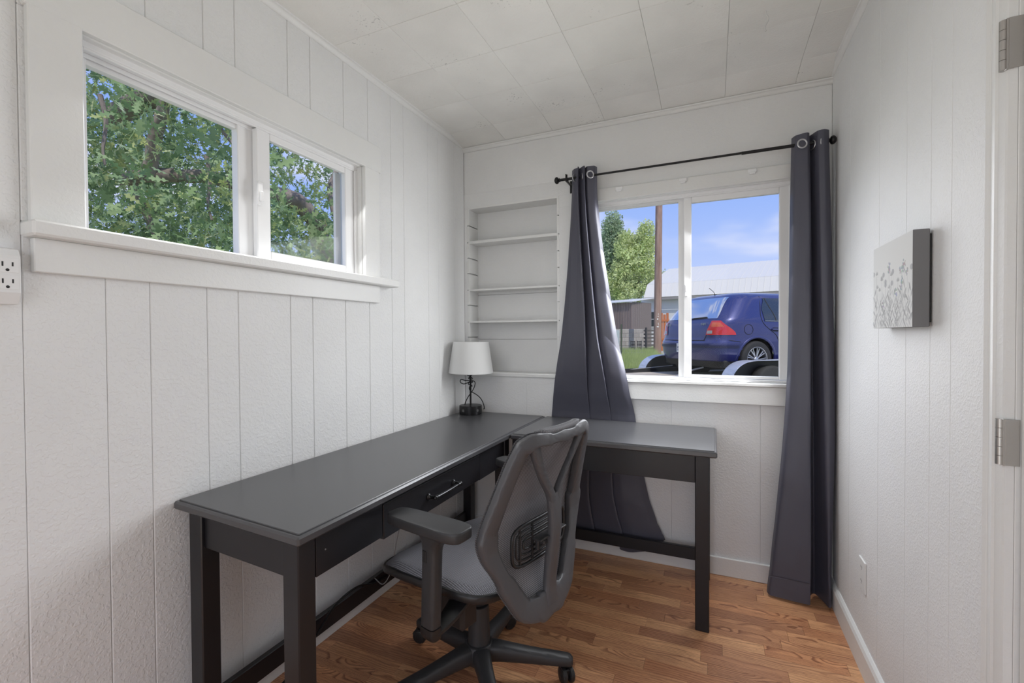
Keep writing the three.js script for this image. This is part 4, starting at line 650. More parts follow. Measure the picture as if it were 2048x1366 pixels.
  { // tail lamps: red with an orange band and a clear lower corner
    const red = phys({ color: lin(0.52, 0.012, 0.012), roughness: 0.12, clearcoat: 1, clearcoatRoughness: 0.03, side: THREE.DoubleSide }), amber = phys({ color: lin(0.60, 0.10, 0.02), roughness: 0.12, clearcoat: 1, side: THREE.DoubleSide }), clear = phys({ color: lin(0.35, 0.34, 0.33), roughness: 0.1, clearcoat: 1, side: THREE.DoubleSide });
    for (const sg of [1, -1]) {
      const fa = h => { const t = tauS(h, mix(0.50, 0.555, smooth(0.72, 0.945, h))); return t; }, fb = h => tauA(h, mix(0.37, 0.19, smooth(0.72, 0.945, h)));
      const flip = f => h => { const t = f(h); return sg > 0 ? t : 1 - t; };
      const l = mesh('tail_lamp', patch(0.715, 0.945, flip(fa), flip(fb), 0.010, 18, 8), red, car); l.userData.label = 'red tail lamp';
      mesh('indicator', patch(0.845, 0.915, h => flip(hh => mix(fa(hh), fb(hh), 0.16))(h), h => flip(hh => mix(fa(hh), fb(hh), 0.78))(h), 0.012, 12, 4), amber, l);
      mesh('reversing_lamp', patch(0.735, 0.785, h => flip(hh => mix(fa(hh), fb(hh), 0.03))(h), h => flip(hh => mix(fa(hh), fb(hh), 0.24))(h), 0.012, 6, 3), clear, l);
    }
  }
  mesh('bumper_strip', patch(0.505, 0.545, h => tauS(h, -0.3) - 0.16, h => tauA(h, 0.42), 0.012, 40, 3), trimBlue, car);
  mesh('bumper_valance', patch(0.19, 0.29, h => tauS(h, -0.5) - 0.11, h => tauA(h, 0.40), 0.008, 40, 4), rubber, car);
  mesh('body_gap', merge([line([-0.55, -0.3, 0, 0.3, 0.50].map(s => pt(0.625, tauS(0.625, s)).add(V(-0.004, 0, 0))), 0.006),
    line([[0.945, 0.56], [0.80, 0.52], [0.70, 0.50], [0.63, 0.47]].map(([h, s]) => pt(h, tauS(h, s)).add(V(-0.003, 0, 0))), 0.005),
    line([[0.62, 0.1], [0.62, 0.3], [0.60, 0.45]].map(([h, a]) => pt(h, tauA(h, a)).addScaledVector(nrm(h, tauA(h, a)), 0.001)), 0.005),
    line([[1.36, 0.99], [1.2, 0.93], [1.05, 0.88], [0.95, 0.88], [0.88, 0.92], [0.78, 1.05], [0.70, 1.16], [0.55, 1.22], [0.32, 1.24]].map(([h, a]) => pt(h, tauA(h, a)).addScaledVector(nrm(h, tauA(h, a)), 0.001)), 0.005),
    line([[1.35, 1.66], [1.0, 1.66], [0.6, 1.68], [0.3, 1.68]].map(([h, a]) => pt(h, tauA(h, a)).addScaledVector(nrm(h, tauA(h, a)), 0.001)), 0.005)]), gap, car);
  { const cs = []; for (let i = 0; i < 26; i++) { const t = i / 26 * Math.PI * 2, h = 0.80 + 0.082 * Math.sin(t), a = 0.60 + 0.082 * Math.cos(t); cs.push(pt(h, tauA(h, a)).addScaledVector(nrm(h, tauA(h, a)), 0.001)); } mesh('fuel_flap', tube(cs, 0.004, 60, 6, true), gap, car); }
  mesh('door_moulding', patch(0.50, 0.54, h => tauA(h, 1.26), h => tauA(h, 2.85), 0.014, 20, 3), trimBlue, car);
  { const q = pt(0.80, tauA(0.80, 1.14)); mesh('door_handle', merge([cbox(0.17, 0.030, 0.030, 0.010).translate(q.x, 0.80, q.z + 0.018)]), paint, car); mesh('handle_recess', cbox(0.11, 0.062, 0.006, 0.002).translate(q.x, 0.80, q.z + 0.002), gap, car); }
  mesh('antenna', merge([line([[0.70, 1.42, 0], [0.66, 1.48, 0], [0.56, 1.55, 0]], 0.0045), cbox(0.06, 0.03, 0.03, 0.01).translate(0.70, 1.43, 0)]), rubber, car);
  // plate and badges
  const font = await new FontLoader().loadAsync('fonts/droid/droid_sans_bold.typeface.json');
  const txt = (s, size, depth, w) => { const g = new TextGeometry(s, { font, size, depth, curveSegments: 3 }); g.computeBoundingBox(); const b = g.boundingBox; g.translate(-(b.max.x + b.min.x) / 2, -(b.max.y + b.min.y) / 2, 0); if (w) g.scale(w / (b.max.x - b.min.x), 1, 1); g.rotateY(-Math.PI / 2); return metreUV(g); };
  { const p = mesh('licence_plate', span(-0.016, 0.415, -0.155, -0.008, 0.57, 0.155, 0.003), std({ color: lin(0.72, 0.72, 0.74), roughness: 0.5 }), car); mesh('plate_number', txt('5HTK', 0.072, 0.003, 0.25).translate(-0.0165, 0.482, 0.0), std({ color: lin(0.03, 0.04, 0.12), roughness: 0.5 }), p); mesh('plate_band', span(-0.0175, 0.548, -0.11, -0.016, 0.562, 0.11, 0.0004), std({ color: lin(0.10, 0.12, 0.25), roughness: 0.5 }), p); }
  mesh('badge', txt('18T', 0.035, 0.004, 0.125).translate(-0.004 + pt(0.90, tauS(0.90, 0.41)).x - 0.01, 0.895, 0.41), alloy, car);
  mesh('badge', txt('GTI', 0.035, 0.004, 0.125).translate(-0.004 + pt(0.90, tauS(0.90, -0.5)).x - 0.01, 0.895, -0.5), alloy, car);
  // wheels
  const tyreG = lathe([[0.205, -0.095], [0.265, -0.098], [0.300, -0.088], [0.312, -0.06], [0.315, 0], [0.312, 0.06], [0.300, 0.088], [0.265, 0.098], [0.205, 0.095]], 56); tyreG.rotateX(Math.PI / 2);
  const rimG = (() => { const parts = [lathe([[0.196, 0.06], [0.214, 0.095], [0.206, 0.098], [0.190, 0.085], [0.186, 0.03], [0.19, -0.08], [0.2, -0.08]], 48).rotateX(Math.PI / 2), lathe([[0, 0.085], [0.034, 0.083], [0.05, 0.07], [0.055, 0.04], [0, 0.03]], 24).rotateX(Math.PI / 2)]; for (let k = 0; k < 9; k++) for (const o of [-0.12, 0.12]) { const a = k / 9 * Math.PI * 2, p = V(Math.cos(a) * 0.045, Math.sin(a) * 0.045, 0.066), q = V(Math.cos(a + o) * 0.194, Math.sin(a + o) * 0.194, 0.076), s = V(-Math.sin(a), Math.cos(a), 0); parts.push(sweep([{ c: p, w: s.clone().multiplyScalar(0.012), t: V(0, 0, 0.012) }, { c: q, w: s.clone().multiplyScalar(0.010), t: V(0, 0, 0.010) }], { m: 8, e: 0.7 })); } return merge(parts); })();
  for (const a of [0.78, 3.29]) for (const s of [1, -1]) {
    const w = mesh('wheel', tyreG, rubber, car, [a, 0.305, s * 0.752]); if (s < 0) w.rotation.y = Math.PI;
    mesh('rim', rimG, alloy, w); mesh('brake_disc', cyl(0.14, 0.14, 0.01, 32).rotateX(Math.PI / 2), gap, w);
  }
  for (const a of [0.78, 3.29]) for (const s of [1, -1]) {
    const lip = []; for (let i = 0; i <= 30; i++) { const t = mix(-0.18, Math.PI + 0.18, i / 30), h = 0.305 + 0.372 * Math.sin(t), aa = a - 0.372 * Math.cos(t), hh = Math.max(0.2, h), q = pt(hh, tauA(hh, aa)); lip.push({ c: V(aa, h, s * (q.z - 0.004)), w: V(-Math.cos(t) * 0.022, Math.sin(t) * 0.022, 0), t: V(0, 0, 0.012 * s) }); }
    mesh('wheel_arch', sweep(lip, { m: 10, e: 0.8 }), paint, car);
    const well = lathe([[0.36, 0], [0.36, 0.30], [0, 0.30]], 36); well.rotateX(s > 0 ? -Math.PI / 2 : Math.PI / 2); mesh('wheel_well', well.translate(a, 0.305, s * 0.80), rubber, car);
  }
}
// ---- trailer under the car
{
  const t = thing('car_trailer', 'wood-decked flatbed trailer with rounded metal fenders under the car', 'trailer', CARP, CART);
  const steel = std({ color: lin(0.018, 0.018, 0.020), roughness: 0.5 }), alu = std({ color: lin(0.66, 0.67, 0.69), metalness: 0.6, roughness: 0.48, bumpMap: tex(256, 256, (u, v) => { const n = fbm(u * 9, v * 9, 9, 4, 131); return [n, n, n]; }, false, [0.5, 0.5]), bumpScale: 0.03, side: THREE.DoubleSide }), tyre = std({ color: lin(0.03, 0.03, 0.03), roughness: 0.8 });
  const deckTex = tex(512, 128, (u, v) => { const n = fbm(u * 12, v * 26, 26, 4, 135), p = vnoise(u * 9, v * 40, 9, 40, 137); const k = 0.66 + 0.3 * (n - 0.5) + 0.14 * p; return [k * 1.03, k * 0.97, k * 0.88]; }, true, [1.6, 0.4]);
  const wood = [0.95, 1.05, 0.85].map(k => std({ map: deckTex, color: lin(k, k, k), roughness: 0.9 }));
  const A0 = -2.1, A1 = 4.6; for (let i = 0; i < 10; i++) { const s0 = -0.99 + i * 0.198; mesh('plank', span(A0, -0.052, s0 + 0.004, A1, -0.004, s0 + 0.194, 0.004, i * 0.37, i * 0.21), wood[i % 3], t); }
  for (const s of [-1, 1]) mesh('side_rail', span(A0 - 0.03, -0.16, s * 1.02 - 0.028, A1, s > 0 ? -0.004 : 0.075, s * 1.02 + 0.028, 0.005), steel, t);
  for (const a of [A0, 0, 2, A1]) mesh('cross_member', span(a - 0.03, -0.15, -0.992, a + 0.03, -0.054, 0.992, 0.004), steel, t);
  for (const s of [-1, 1]) {
    const path = [[-0.36, -0.10], [-0.33, 0.08], [-0.25, 0.20], [-0.12, 0.285], [0.05, 0.325], [0.5, 0.33], [1.6, 0.33], [1.95, 0.30], [2.1, 0.2], [2.2, 0.05], [2.23, -0.1]];
    const cv = new THREE.CatmullRomCurve3(path.map(([a, h]) => V(a + 0.24, h, s * 1.17)), false, 'centripetal'), st = []; for (let i = 0; i <= 70; i++) { const p = cv.getPoint(i / 70), tg = cv.getTangent(i / 70); st.push({ c: p, w: V(0, 0, 0.125), t: V(-tg.y, tg.x, 0).multiplyScalar(0.004) }); }
    const f = mesh('fender', sweep(st, { m: 12, e: 0.4 }), alu, t); f.userData.label = 'dented bare metal fender';
    mesh('fender_skirt', (() => { const sh = new THREE.Shape(); path.forEach(([a, h], i) => i ? sh.lineTo(a + 0.24, h) : sh.moveTo(a + 0.24, h)); const g = new THREE.ExtrudeGeometry(sh, { depth: 0.006, bevelEnabled: false }); g.translate(0, 0, s * 1.055 - 0.003); return metreUV(g); })(), steel, t);
    for (const a of [0.76, 1.62]) { const g = lathe([[0.10, -0.09], [0.29, -0.095], [0.335, -0.07], [0.345, 0], [0.335, 0.07], [0.29, 0.095], [0.10, 0.09]], 40); g.rotateX(Math.PI / 2); const w = mesh('wheel', g, tyre, t, [a, -0.09, s * 1.17]); mesh('hub', lathe([[0, 0.05], [0.12, 0.05], [0.13, -0.05], [0, -0.05]], 24).rotateX(Math.PI / 2), alu, w); }
  }
  mesh('tie_strap', tube([[0.20, 0.17, 0.30], [0.02, 0.12, 0.22], [-0.10, 0.06, 0.15], [-0.25, 0.01, 0.12]], 0.014, 30, 8), alu, t);
  mesh('chain_hook', merge([0, 1, 2, 3, 4].map(k => new THREE.TorusGeometry(0.028, 0.009, 8, 16).rotateY(k % 2 ? 1.2 : 0).rotateZ(0.5).translate(-0.02 - k * 0.035, 0.16 - k * 0.03, 0.16 + k * 0.02))), alu, t);
  mesh('tie_cable', tube([[-0.5, 0.06, -1.0], [0.0, 0.09, -0.98], [0.5, 0.12, -0.96]], 0.008, 16, 6), alu, t);
}
// ---- utility pole
{
  const b = at(1314.5, 706, 20), g = cyl(0.165, 0.135, 9.5, 28); g.translate(0, 4.75, 0);
  const poleTex = tex(256, 1024, (u, v) => { const n = fbm(u * 10, v * 30, 30, 4, 141), l = vnoise(u * 30, v * 5, 30, 5, 143); const t = 0.5 * n + 0.5 * l; return [mix(0.44, 0.76, t), mix(0.34, 0.65, t), mix(0.30, 0.59, t)]; });
  const p = thing('utility_pole', 'tall weathered brown wooden utility pole behind the car', 'pole', [b.x, groundY(b.x, b.z) - 0.1, b.z]);
  const s = mesh('shaft', g, std({ map: poleTex, roughness: 0.95, bumpMap: poleTex, bumpScale: 0.01 }), p); s.rotation.z = -0.012;
  const r = rng(77); mesh('paper_scraps', merge(Array.from({ length: 9 }, () => { const a = 1.2 + (r() - 0.5) * 0.5, y = 1.25 + r() * 0.7; return cbox(0.03 + r() * 0.04, 0.03 + r() * 0.05, 0.006, 0).rotateY(Math.PI / 2 - a).translate(Math.cos(a) * 0.163, y, Math.sin(a) * 0.163); })), std({ color: lin(0.8, 0.8, 0.78), roughness: 0.9 }), p).userData.kind = 'stuff';
}
// ---- barn
{
  const L = at(1291, 596, 28), Rr = at(1580, 583, 23.7), ey = (L.y + Rr.y) / 2, dir = V(Rr.x - L.x, 0, Rr.z - L.z).normalize(), away = V(dir.z, 0, -dir.x); if (away.z > 0) away.negate();
  const len = 16, b = thing('barn', 'long barn with a pale metal gambrel roof behind the car', 'barn', [L.x, 0, L.z], Math.atan2(-dir.z, dir.x));
  const bd = away.dot(V(0, 0, 1).applyAxisAngle(V(0, 1, 0), Math.atan2(-dir.z, dir.x))) > 0 ? 1 : -1;   // sign of local z that leads away
  const g0 = groundY(L.x, L.z) - 0.5, white = std({ color: lin(0.74, 0.74, 0.74), roughness: 0.7 }), roofM = std({ color: lin(0.72, 0.69, 0.61), roughness: 0.45, metalness: 0.1, side: THREE.DoubleSide }), brown = std({ color: lin(0.22, 0.17, 0.15), roughness: 0.8 });
  const prof = [[-0.35, ey], [0.35, ey + 0.85], [5.0, ey + 2.35], [9.6, ey + 0.85], [10.3, ey]];
  mesh('wall', span(-0.25, g0, Math.min(0, bd * 10), len - 0.3, ey - 0.12, Math.max(0, bd * 10), 0.01), white, b);
  { const s = new THREE.Shape(); s.moveTo(0, ey - 0.15); prof.slice(1, 4).forEach(([d, y]) => s.lineTo(d, y - 0.1)); s.lineTo(10, ey - 0.15); const g = new THREE.ExtrudeGeometry(s, { depth: 0.08, bevelEnabled: false }); g.rotateY(-Math.PI / 2 * bd); g.translate(0.4, 0, 0); mesh('gable', metreUV(g), white, b); }
  for (let i = 0; i + 1 < prof.length; i++) {
    const [d0, y0] = prof[i], [d1, y1] = prof[i + 1], n = Math.hypot(d1 - d0, y1 - y0), g = new THREE.BoxGeometry(len, 0.05, n); const m = mesh('roof_sheet', metreUV(g), roofM, b, [len / 2, (y0 + y1) / 2, bd * (d0 + d1) / 2]); m.rotation.x = -bd * Math.atan2(y1 - y0, d1 - d0);
    if (i < 2) mesh('roof_ribs', merge(Array.from({ length: 53 }, (_, k) => cbox(0.03, 0.012, n, 0).translate(-len / 2 + k * 0.3 + 0.1, 0.028, 0))), roofM, m).userData.kind = 'stuff';
  }
  mesh('fascia', span(0, ey - 0.16, bd * -0.38 - 0.02, len, ey - 0.03, bd * -0.38 + 0.02, 0.004), std({ color: lin(0.30, 0.28, 0.26), roughness: 0.7 }), b);
  mesh('upper_wall_band', span(2.2, ey - 0.75, bd * -0.03 - 0.01, len, ey - 0.16, bd * -0.03 + 0.01, 0.002), brown, b);
  for (const x of [2.4, 8.4, 9.9]) mesh('soffit_lamp', cbox(0.10, 0.10, 0.06, 0.02).translate(x, ey - 0.36, bd * -0.09), white, b);
  const wnd = mesh('window', merge([span(0.16, 1.62, -0.03, 0.70, 2.62, 0.03, 0.005)].map(g => g.translate(0, 0, bd * -0.02))), white, b);
  for (const y of [1.69, 2.15]) mesh('pane', span(0.22, y, -0.012, 0.64, y + 0.41, 0.012, 0).translate(0, 0, bd * -0.05), phys({ color: lin(0.04, 0.05, 0.055), roughness: 0.08 }), wnd);
}
// ---- shed, block wall, fences
{
  const c = at(1264.5, 650, 24), h0 = groundY(c.x, c.z), s = thing('metal_shed', 'small brown corrugated metal shed with a pale flat roof', 'shed', [c.x, h0 - 0.1, c.z], -0.42);
  const brown = std({ color: lin(0.26, 0.20, 0.18), roughness: 0.6 }), grey = std({ color: lin(0.22, 0.20, 0.20), roughness: 0.6 }), H = 2.55;
  mesh('wall', span(-3.2, 0, -1.9, -0.02, H, -0.02, 0.01), brown, s);
  mesh('front_ribs', merge(Array.from({ length: 32 }, (_, k) => span(-3.18 + k * 0.1, 0.02, -0.03, -3.145 + k * 0.1, H, 0, 0))), brown, s).userData.kind = 'stuff';
  mesh('side_ribs', merge(Array.from({ length: 19 }, (_, k) => span(-0.03, 0.02, -1.88 + k * 0.1, 0, H + 0.03, -1.845 + k * 0.1, 0))), grey, s).userData.kind = 'stuff';
  const r = mesh('roof', cbox(3.4, 0.05, 2.2, 0.01), std({ color: lin(0.66, 0.66, 0.66), roughness: 0.5 }), s, [-1.58, H + 0.17, -0.94]); r.rotation.x = 0.13;
}
{
  const a = at(1222, 700, 21.5), b = at(1287, 700, 22.3), dx = b.x - a.x, dz = b.z - a.z, w = Math.hypot(dx, dz), y0 = groundY(a.x, a.z);
  const t = thing('block_wall', 'low grey concrete block wall in front of the metal shed', 'wall', [a.x, y0 - 0.1, a.z], Math.atan2(-dz, dx));
  const cm = [0.9, 1, 1.1].map(k => std({ color: lin(0.37 * k, 0.34 * k, 0.31 * k), roughness: 0.95 })), q = rng(15);
  for (let j = 0; j < 6; j++) for (let x = (j % 2) * -0.2; x < w; x += 0.4) { const x0 = Math.max(0, x), x1 = Math.min(w, x + 0.392); if (x1 - x0 > 0.05) mesh('block', span(x0, j * 0.2, -0.1, x1, j * 0.2 + 0.192, 0.1, 0.008), cm[Math.floor(q() * 3)], t); }
}
{
  const a = at(1288, 702, 21), b = at(1309, 702, 21.5), dx = b.x - a.x, dz = b.z - a.z, w = Math.hypot(dx, dz) + 0.3, y0 = groundY(a.x, a.z);
  const f = thing('rail_fence', 'dark wooden rail fence beside the utility pole', 'fence', [a.x, y0, a.z], Math.atan2(-dz, dx)), wood = std({ color: lin(0.11, 0.10, 0.09), roughness: 0.9 });
  for (let k = 0; k < 6; k++) mesh('rail', span(0, 0.12 + k * 0.17, -0.02, w, 0.20 + k * 0.17, 0.02, 0.004), wood, f);
  for (const x of [0.1, w - 0.1]) mesh('post', span(x - 0.04, -0.1, 0.02, x + 0.04, 1.15, 0.09, 0.004), wood, f);
}
{
  const a = at(1200, 720, 17), b = at(1290, 715, 17.6), dx = b.x - a.x, dz = b.z - a.z, w = Math.hypot(dx, dz), y0 = groundY(a.x, a.z);
  const f = thing('wire_fence', 'thin wire mesh fence on a metal post before the block wall', 'fence', [a.x, y0, a.z], Math.atan2(-dz, dx)), wire = std({ color: lin(0.35, 0.36, 0.35), metalness: 0.6, roughness: 0.5 });
  const ws = []; for (let k = 0; k < 9; k++) ws.push(span(0, 0.15 + k * 0.12, -0.002, w, 0.155 + k * 0.12, 0.002, 0)); for (let x = 0; x < w; x += 0.15) ws.push(span(x, 0.1, -0.002, x + 0.004, 1.12, 0.002, 0)); mesh('wire_mesh', merge(ws), wire, f).userData.kind = 'stuff';
  mesh('post', span(w * 0.455, -0.1, -0.02, w * 0.455 + 0.045, 1.35, 0.02, 0.004), std({ color: lin(0.07, 0.09, 0.06), roughness: 0.7 }), f);
  mesh('gate_panel', span(w * 0.16, 0.0, 0.05, w * 0.40, 1.12, 0.09, 0.01), std({ color: lin(0.42, 0.47, 0.48), roughness: 0.6 }), f);
}
for (const [u, lab] of [[1266.5, 'black slatted rack leaning at the block wall, farther from the rail fence'], [1279.5, 'black slatted rack leaning at the block wall, next to the rail fence']]) {
  const p = at(u, 705, 20.4), r = thing('slatted_rack', lab, 'rack', [p.x, groundY(p.x, p.z), p.z], 0.4, 'slatted racks by the block wall'), m = (r.scale.setScalar(1.15), 0) || std({ color: lin(0.012, 0.012, 0.013), roughness: 0.7 });
  for (let k = 0; k < 8; k++) mesh('slat', cbox(0.17, 0.035, 0.03, 0.004).translate(0, 0.08 + k * 0.055, -k * 0.006), m, r);
  for (const s of [-1, 1]) mesh('upright', cbox(0.02, 0.5, 0.02, 0.003).rotateX(-0.1).translate(s * 0.08, 0.25, -0.035), m, r);
}
{ const p = at(1326, 690, 22), o = thing('orange_pallet', 'orange-brown upright board pallet behind the car', 'pallet', [p.x, groundY(p.x, p.z), p.z], 0.4), m = std({ color: lin(0.45, 0.14, 0.05), roughness: 0.85 }); for (let k = 0; k < 4; k++) mesh('slat', span(-0.26 + k * 0.14, 0, -0.02, -0.15 + k * 0.14, 1.75 + 0.07 * (k % 2), 0.02, 0.005), m, o); mesh('rail', span(-0.27, 0.5, 0.02, 0.30, 0.6, 0.06, 0.004), m, o); mesh('rail', span(-0.27, 1.4, 0.02, 0.30, 1.5, 0.06, 0.004), m, o); }
// ---- trees beyond the shed
const leafM = (r, g, b, t = 0.35) => phys({ color: lin(r, g, b), roughness: 1, transmission: t, thickness: 0, side: THREE.DoubleSide });
function clump(seed, n, size, spread) { const r = rng(seed), gs = []; for (let i = 0; i < n; i++) { const s = size * (0.6 + 0.8 * r()), g = new THREE.BufferGeometry(); g.setAttribute('position', new THREE.Float32BufferAttribute([0, 0, 0, s * 0.32, s * 0.45, s * 0.08, 0, s, 0, 0, 0, 0, 0, s, 0, -s * 0.32, s * 0.45, s * 0.08], 3)); g.rotateX((r() - 0.5) * 3); g.rotateY(r() * 6.28); g.rotateZ((r() - 0.5) * 3); g.translate((r() - 0.5) * spread, (r() - 0.5) * spread, (r() - 0.5) * spread); gs.push(g); } const m = merge(gs); m.computeVertexNormals(); return m; }
function yardTree(label, base, H, lobes, mat, seed, n) {
  const t = thing('yard_tree', label, 'tree', [base.x, groundY(base.x, base.z), base.z]), r = rng(seed), g = clump(seed + 1, 14, 0.16, 0.5);
  mesh('trunk', limb([[0, -0.2, 0], [0.1, H * 0.3, 0.05], [-0.05, H * 0.6, 0], [0, H * 0.92, 0]], 0.16, 0.03), M.bark, t);
  const im = new THREE.InstancedMesh(g, mat, n), o = new THREE.Object3D(); const col = new THREE.Color();
  for (let i = 0; i < n; i++) { const [cx, cy, cz, rx, ry] = lobes[Math.floor(r() * lobes.length)]; let x, y, z; do { x = r() * 2 - 1; y = r() * 2 - 1; z = r() * 2 - 1; } while (x * x + y * y + z * z > 1); o.position.set(cx + x * rx, cy + y * ry, cz + z * rx); o.rotation.set(r() * 6, r() * 6, r() * 6); o.scale.setScalar(0.7 + r() * 0.7); o.updateMatrix(); im.setMatrixAt(i, o.matrix); const k = 0.75 + r() * 0.5; im.setColorAt(i, col.setRGB(k, k * (0.96 + 0.08 * r()), k * 0.9)); }
  im.name = 'foliage'; im.userData.kind = 'stuff'; im.castShadow = im.receiveShadow = true; t.add(im);
}
{
  const b1 = at(1226, 690, 38), b2 = at(1276, 690, 36), b3 = at(1200, 690, 42);
  yardTree('tall dark green feathery tree behind the metal shed', b1, 10.2, [[0, 9.0, 0, 0.8, 1.6], [0.2, 7.8, 0, 1.1, 1.5], [0.3, 6.3, 0, 1.4, 1.5], [-0.7, 5.4, 0, 1.6, 1.6], [0.5, 4.4, 0.3, 1.6, 1.5]], leafM(0.36, 0.46, 0.31), 201, 1200);
  yardTree('bright yellow-green bushy tree beside the utility pole', b2, 9.4, [[-0.8, 7.2, 0, 0.9, 1.4], [0.6, 7.6, 0, 0.8, 1.6], [-0.3, 5.9, 0.4, 1.6, 1.4], [0.6, 5.0, 0, 1.3, 1.4], [-1.3, 4.6, 0.4, 1.2, 1.3], [0, 3.6, 0.3, 1.8, 1.2]], leafM(0.62, 0.70, 0.36), 211, 1500);
  yardTree('dark green tree partly hidden by the flaring curtain', b3, 9, [[0, 7.8, 0, 1.5, 2.0], [0.2, 5.2, 0, 1.9, 1.8]], leafM(0.34, 0.45, 0.28), 221, 900);
}
// ---- the oak outside the side window
const oakLeaf = (() => { // lobed leaf about one unit long, folded a little along its midrib
  const half = [[0.0, 0.015], [0.14, 0.03], [0.22, 0.15], [0.30, 0.17], [0.34, 0.06], [0.44, 0.09], [0.52, 0.27], [0.60, 0.26], [0.62, 0.09], [0.70, 0.10], [0.80, 0.22], [0.86, 0.19], [0.86, 0.08], [0.93, 0.08], [1.0, 0.0]], pos = [], idx = [];
  half.forEach(([y, x]) => { pos.push(0, y, -0.10 * y * y, x, y, 0.16 * x - 0.10 * y * y, -x, y, 0.16 * x - 0.10 * y * y); });
  for (let i = 0; i + 1 < half.length; i++) { const a = i * 3, b = a + 3; idx.push(a, a + 1, b + 1, a, b + 1, b, a, b + 2, a + 2, a, b, b + 2); }
  const g = new THREE.BufferGeometry(); g.setAttribute('position', new THREE.Float32BufferAttribute(pos, 3)); g.setIndex(idx); g.computeVertexNormals(); g.setAttribute('uv', new THREE.BufferAttribute(new Float32Array(pos.length / 3 * 2), 2)); return g;
})();
{
  const oak = thing('oak_tree', 'spreading oak tree close outside the side window', 'tree', [-5.6, -0.1, -2.2]), O = V(-5.6, -0.1, -2.2), loc = p => p.clone().sub(O);
  const A = (u, v, d) => loc(at(u, v, d));
  mesh('trunk', limb([[0, 0, 0], [0.1, 1.0, 0.1], A(655, 560, 7.0), A(650, 500, 6.8), A(636, 462, 6.7), A(648, 445, 6.7)], 0.26, 0.14, 30), M.bark, oak);
  const br = (r0, r1, ...pts) => mesh('branch', limb(pts, r0, r1, 26), M.bark, oak);
  br(0.135, 0.07, A(648, 452, 6.7), A(628, 438, 6.5), A(598, 405, 6.3), A(560, 392, 6.1), A(500, 380, 5.9), A(430, 356, 5.7), A(352, 352, 5.6));
  br(0.095, 0.06, A(352, 350, 5.6), A(310, 352, 5.5), A(268, 354, 5.4), A(236, 362, 5.3));
  br(0.085, 0.05, A(296, 352, 5.45), A(303, 320, 5.4), A(312, 270, 5.3), A(330, 210, 5.2), A(352, 150, 5.1));
  br(0.055, 0.022, A(262, 356, 5.4), A(278, 395, 5.5), A(298, 440, 5.6), A(318, 490, 5.7), A(335, 540, 5.8));
  br(0.13, 0.10, A(225, 236, 5.6), A(258, 214, 5.5), A(298, 196, 5.4), A(340, 186, 5.3), A(400, 150, 5.2));
  br(0.055, 0.03, A(670, 430, 6.8), A(660, 380, 6.8), A(672, 345, 6.9), A(690, 320, 7.0));
  br(0.03, 0.012, A(445, 210, 5.0), A(440, 250, 5.0), A(455, 275, 5.0), A(478, 300, 5.0)); br(0.02, 0.008, A(200, 190, 3.6), A(212, 240, 3.6), A(206, 300, 3.6), A(210, 330, 3.6)); br(0.022, 0.01, A(412, 310, 4.6), A(420, 360, 4.6), A(416, 410, 4.6), A(424, 440, 4.6));
  br(0.07, 0.06, A(292, 480, 8), A(306, 440, 8), A(312, 400, 8), A(300, 360, 8));
  // leaves: sprigs of drooping lobed leaves
  const r = rng(303), leafTones = [leafM(0.26, 0.38, 0.18, 0.42), leafM(0.36, 0.48, 0.23, 0.42), leafM(0.20, 0.31, 0.16, 0.38), leafM(0.48, 0.54, 0.22, 0.45)];
  const sprig = seed => { const q = rng(seed), gs = []; for (let i = 0; i < 9; i++) { const g = oakLeaf.clone(); const s = 0.075 + q() * 0.045; g.scale(s, s, s); g.rotateX(0.5 + q() * 1.5); g.rotateY(q() * 6.28); g.rotateZ((q() - 0.5) * 0.8); g.translate((q() - 0.5) * 0.10, -i * 0.024 + (q() - 0.5) * 0.05, (q() - 0.5) * 0.10); gs.push(g); } gs.push(tube([[0, 0.03, 0], [0.008, -0.1, 0.005], [0, -0.22, 0]], 0.0022, 6, 4)); return merge(gs); };
  const sprigs = [sprig(1), sprig(2), sprig(3), sprig(4)];
  // crown lobes in local metres, hollow enough for sky to show low down
  const lobes = [[3.0, 3.2, 2.2, 1.7, 1.5, 1.6, 90], [2.3, 3.6, 1.2, 1.7, 1.5, 1.5, 90], [1.2, 3.2, 1.0, 1.6, 1.6, 1.6, 80], [0.4, 4.0, 1.8, 1.8, 1.6, 1.8, 130], [-0.6, 2.9, 0.9, 1.7, 1.4, 1.7, 260], [0.6, 2.6, -0.4, 1.5, 1.1, 1.4, 150], [1.8, 5.0, 2.4, 2.0, 1.4, 2.0, 150], [-1.4, 4.4, 2.2, 2.0, 1.6, 2.0, 260], [2.9, 2.0, 1.5, 0.9, 0.8, 0.9, 30], [-1.0, 5.0, -1.5, 2, 1.6, 2, 240], [1.9, 2.1, 0.2, 1.0, 0.7, 1.0, 30], [-2.4, 3.6, 0.8, 2.0, 1.7, 2.0, 380], [-2.0, 3.0, -1.6, 2.0, 1.5, 2.0, 300], [-3.0, 5.2, 1.4, 2.2, 1.8, 2.4, 300]];
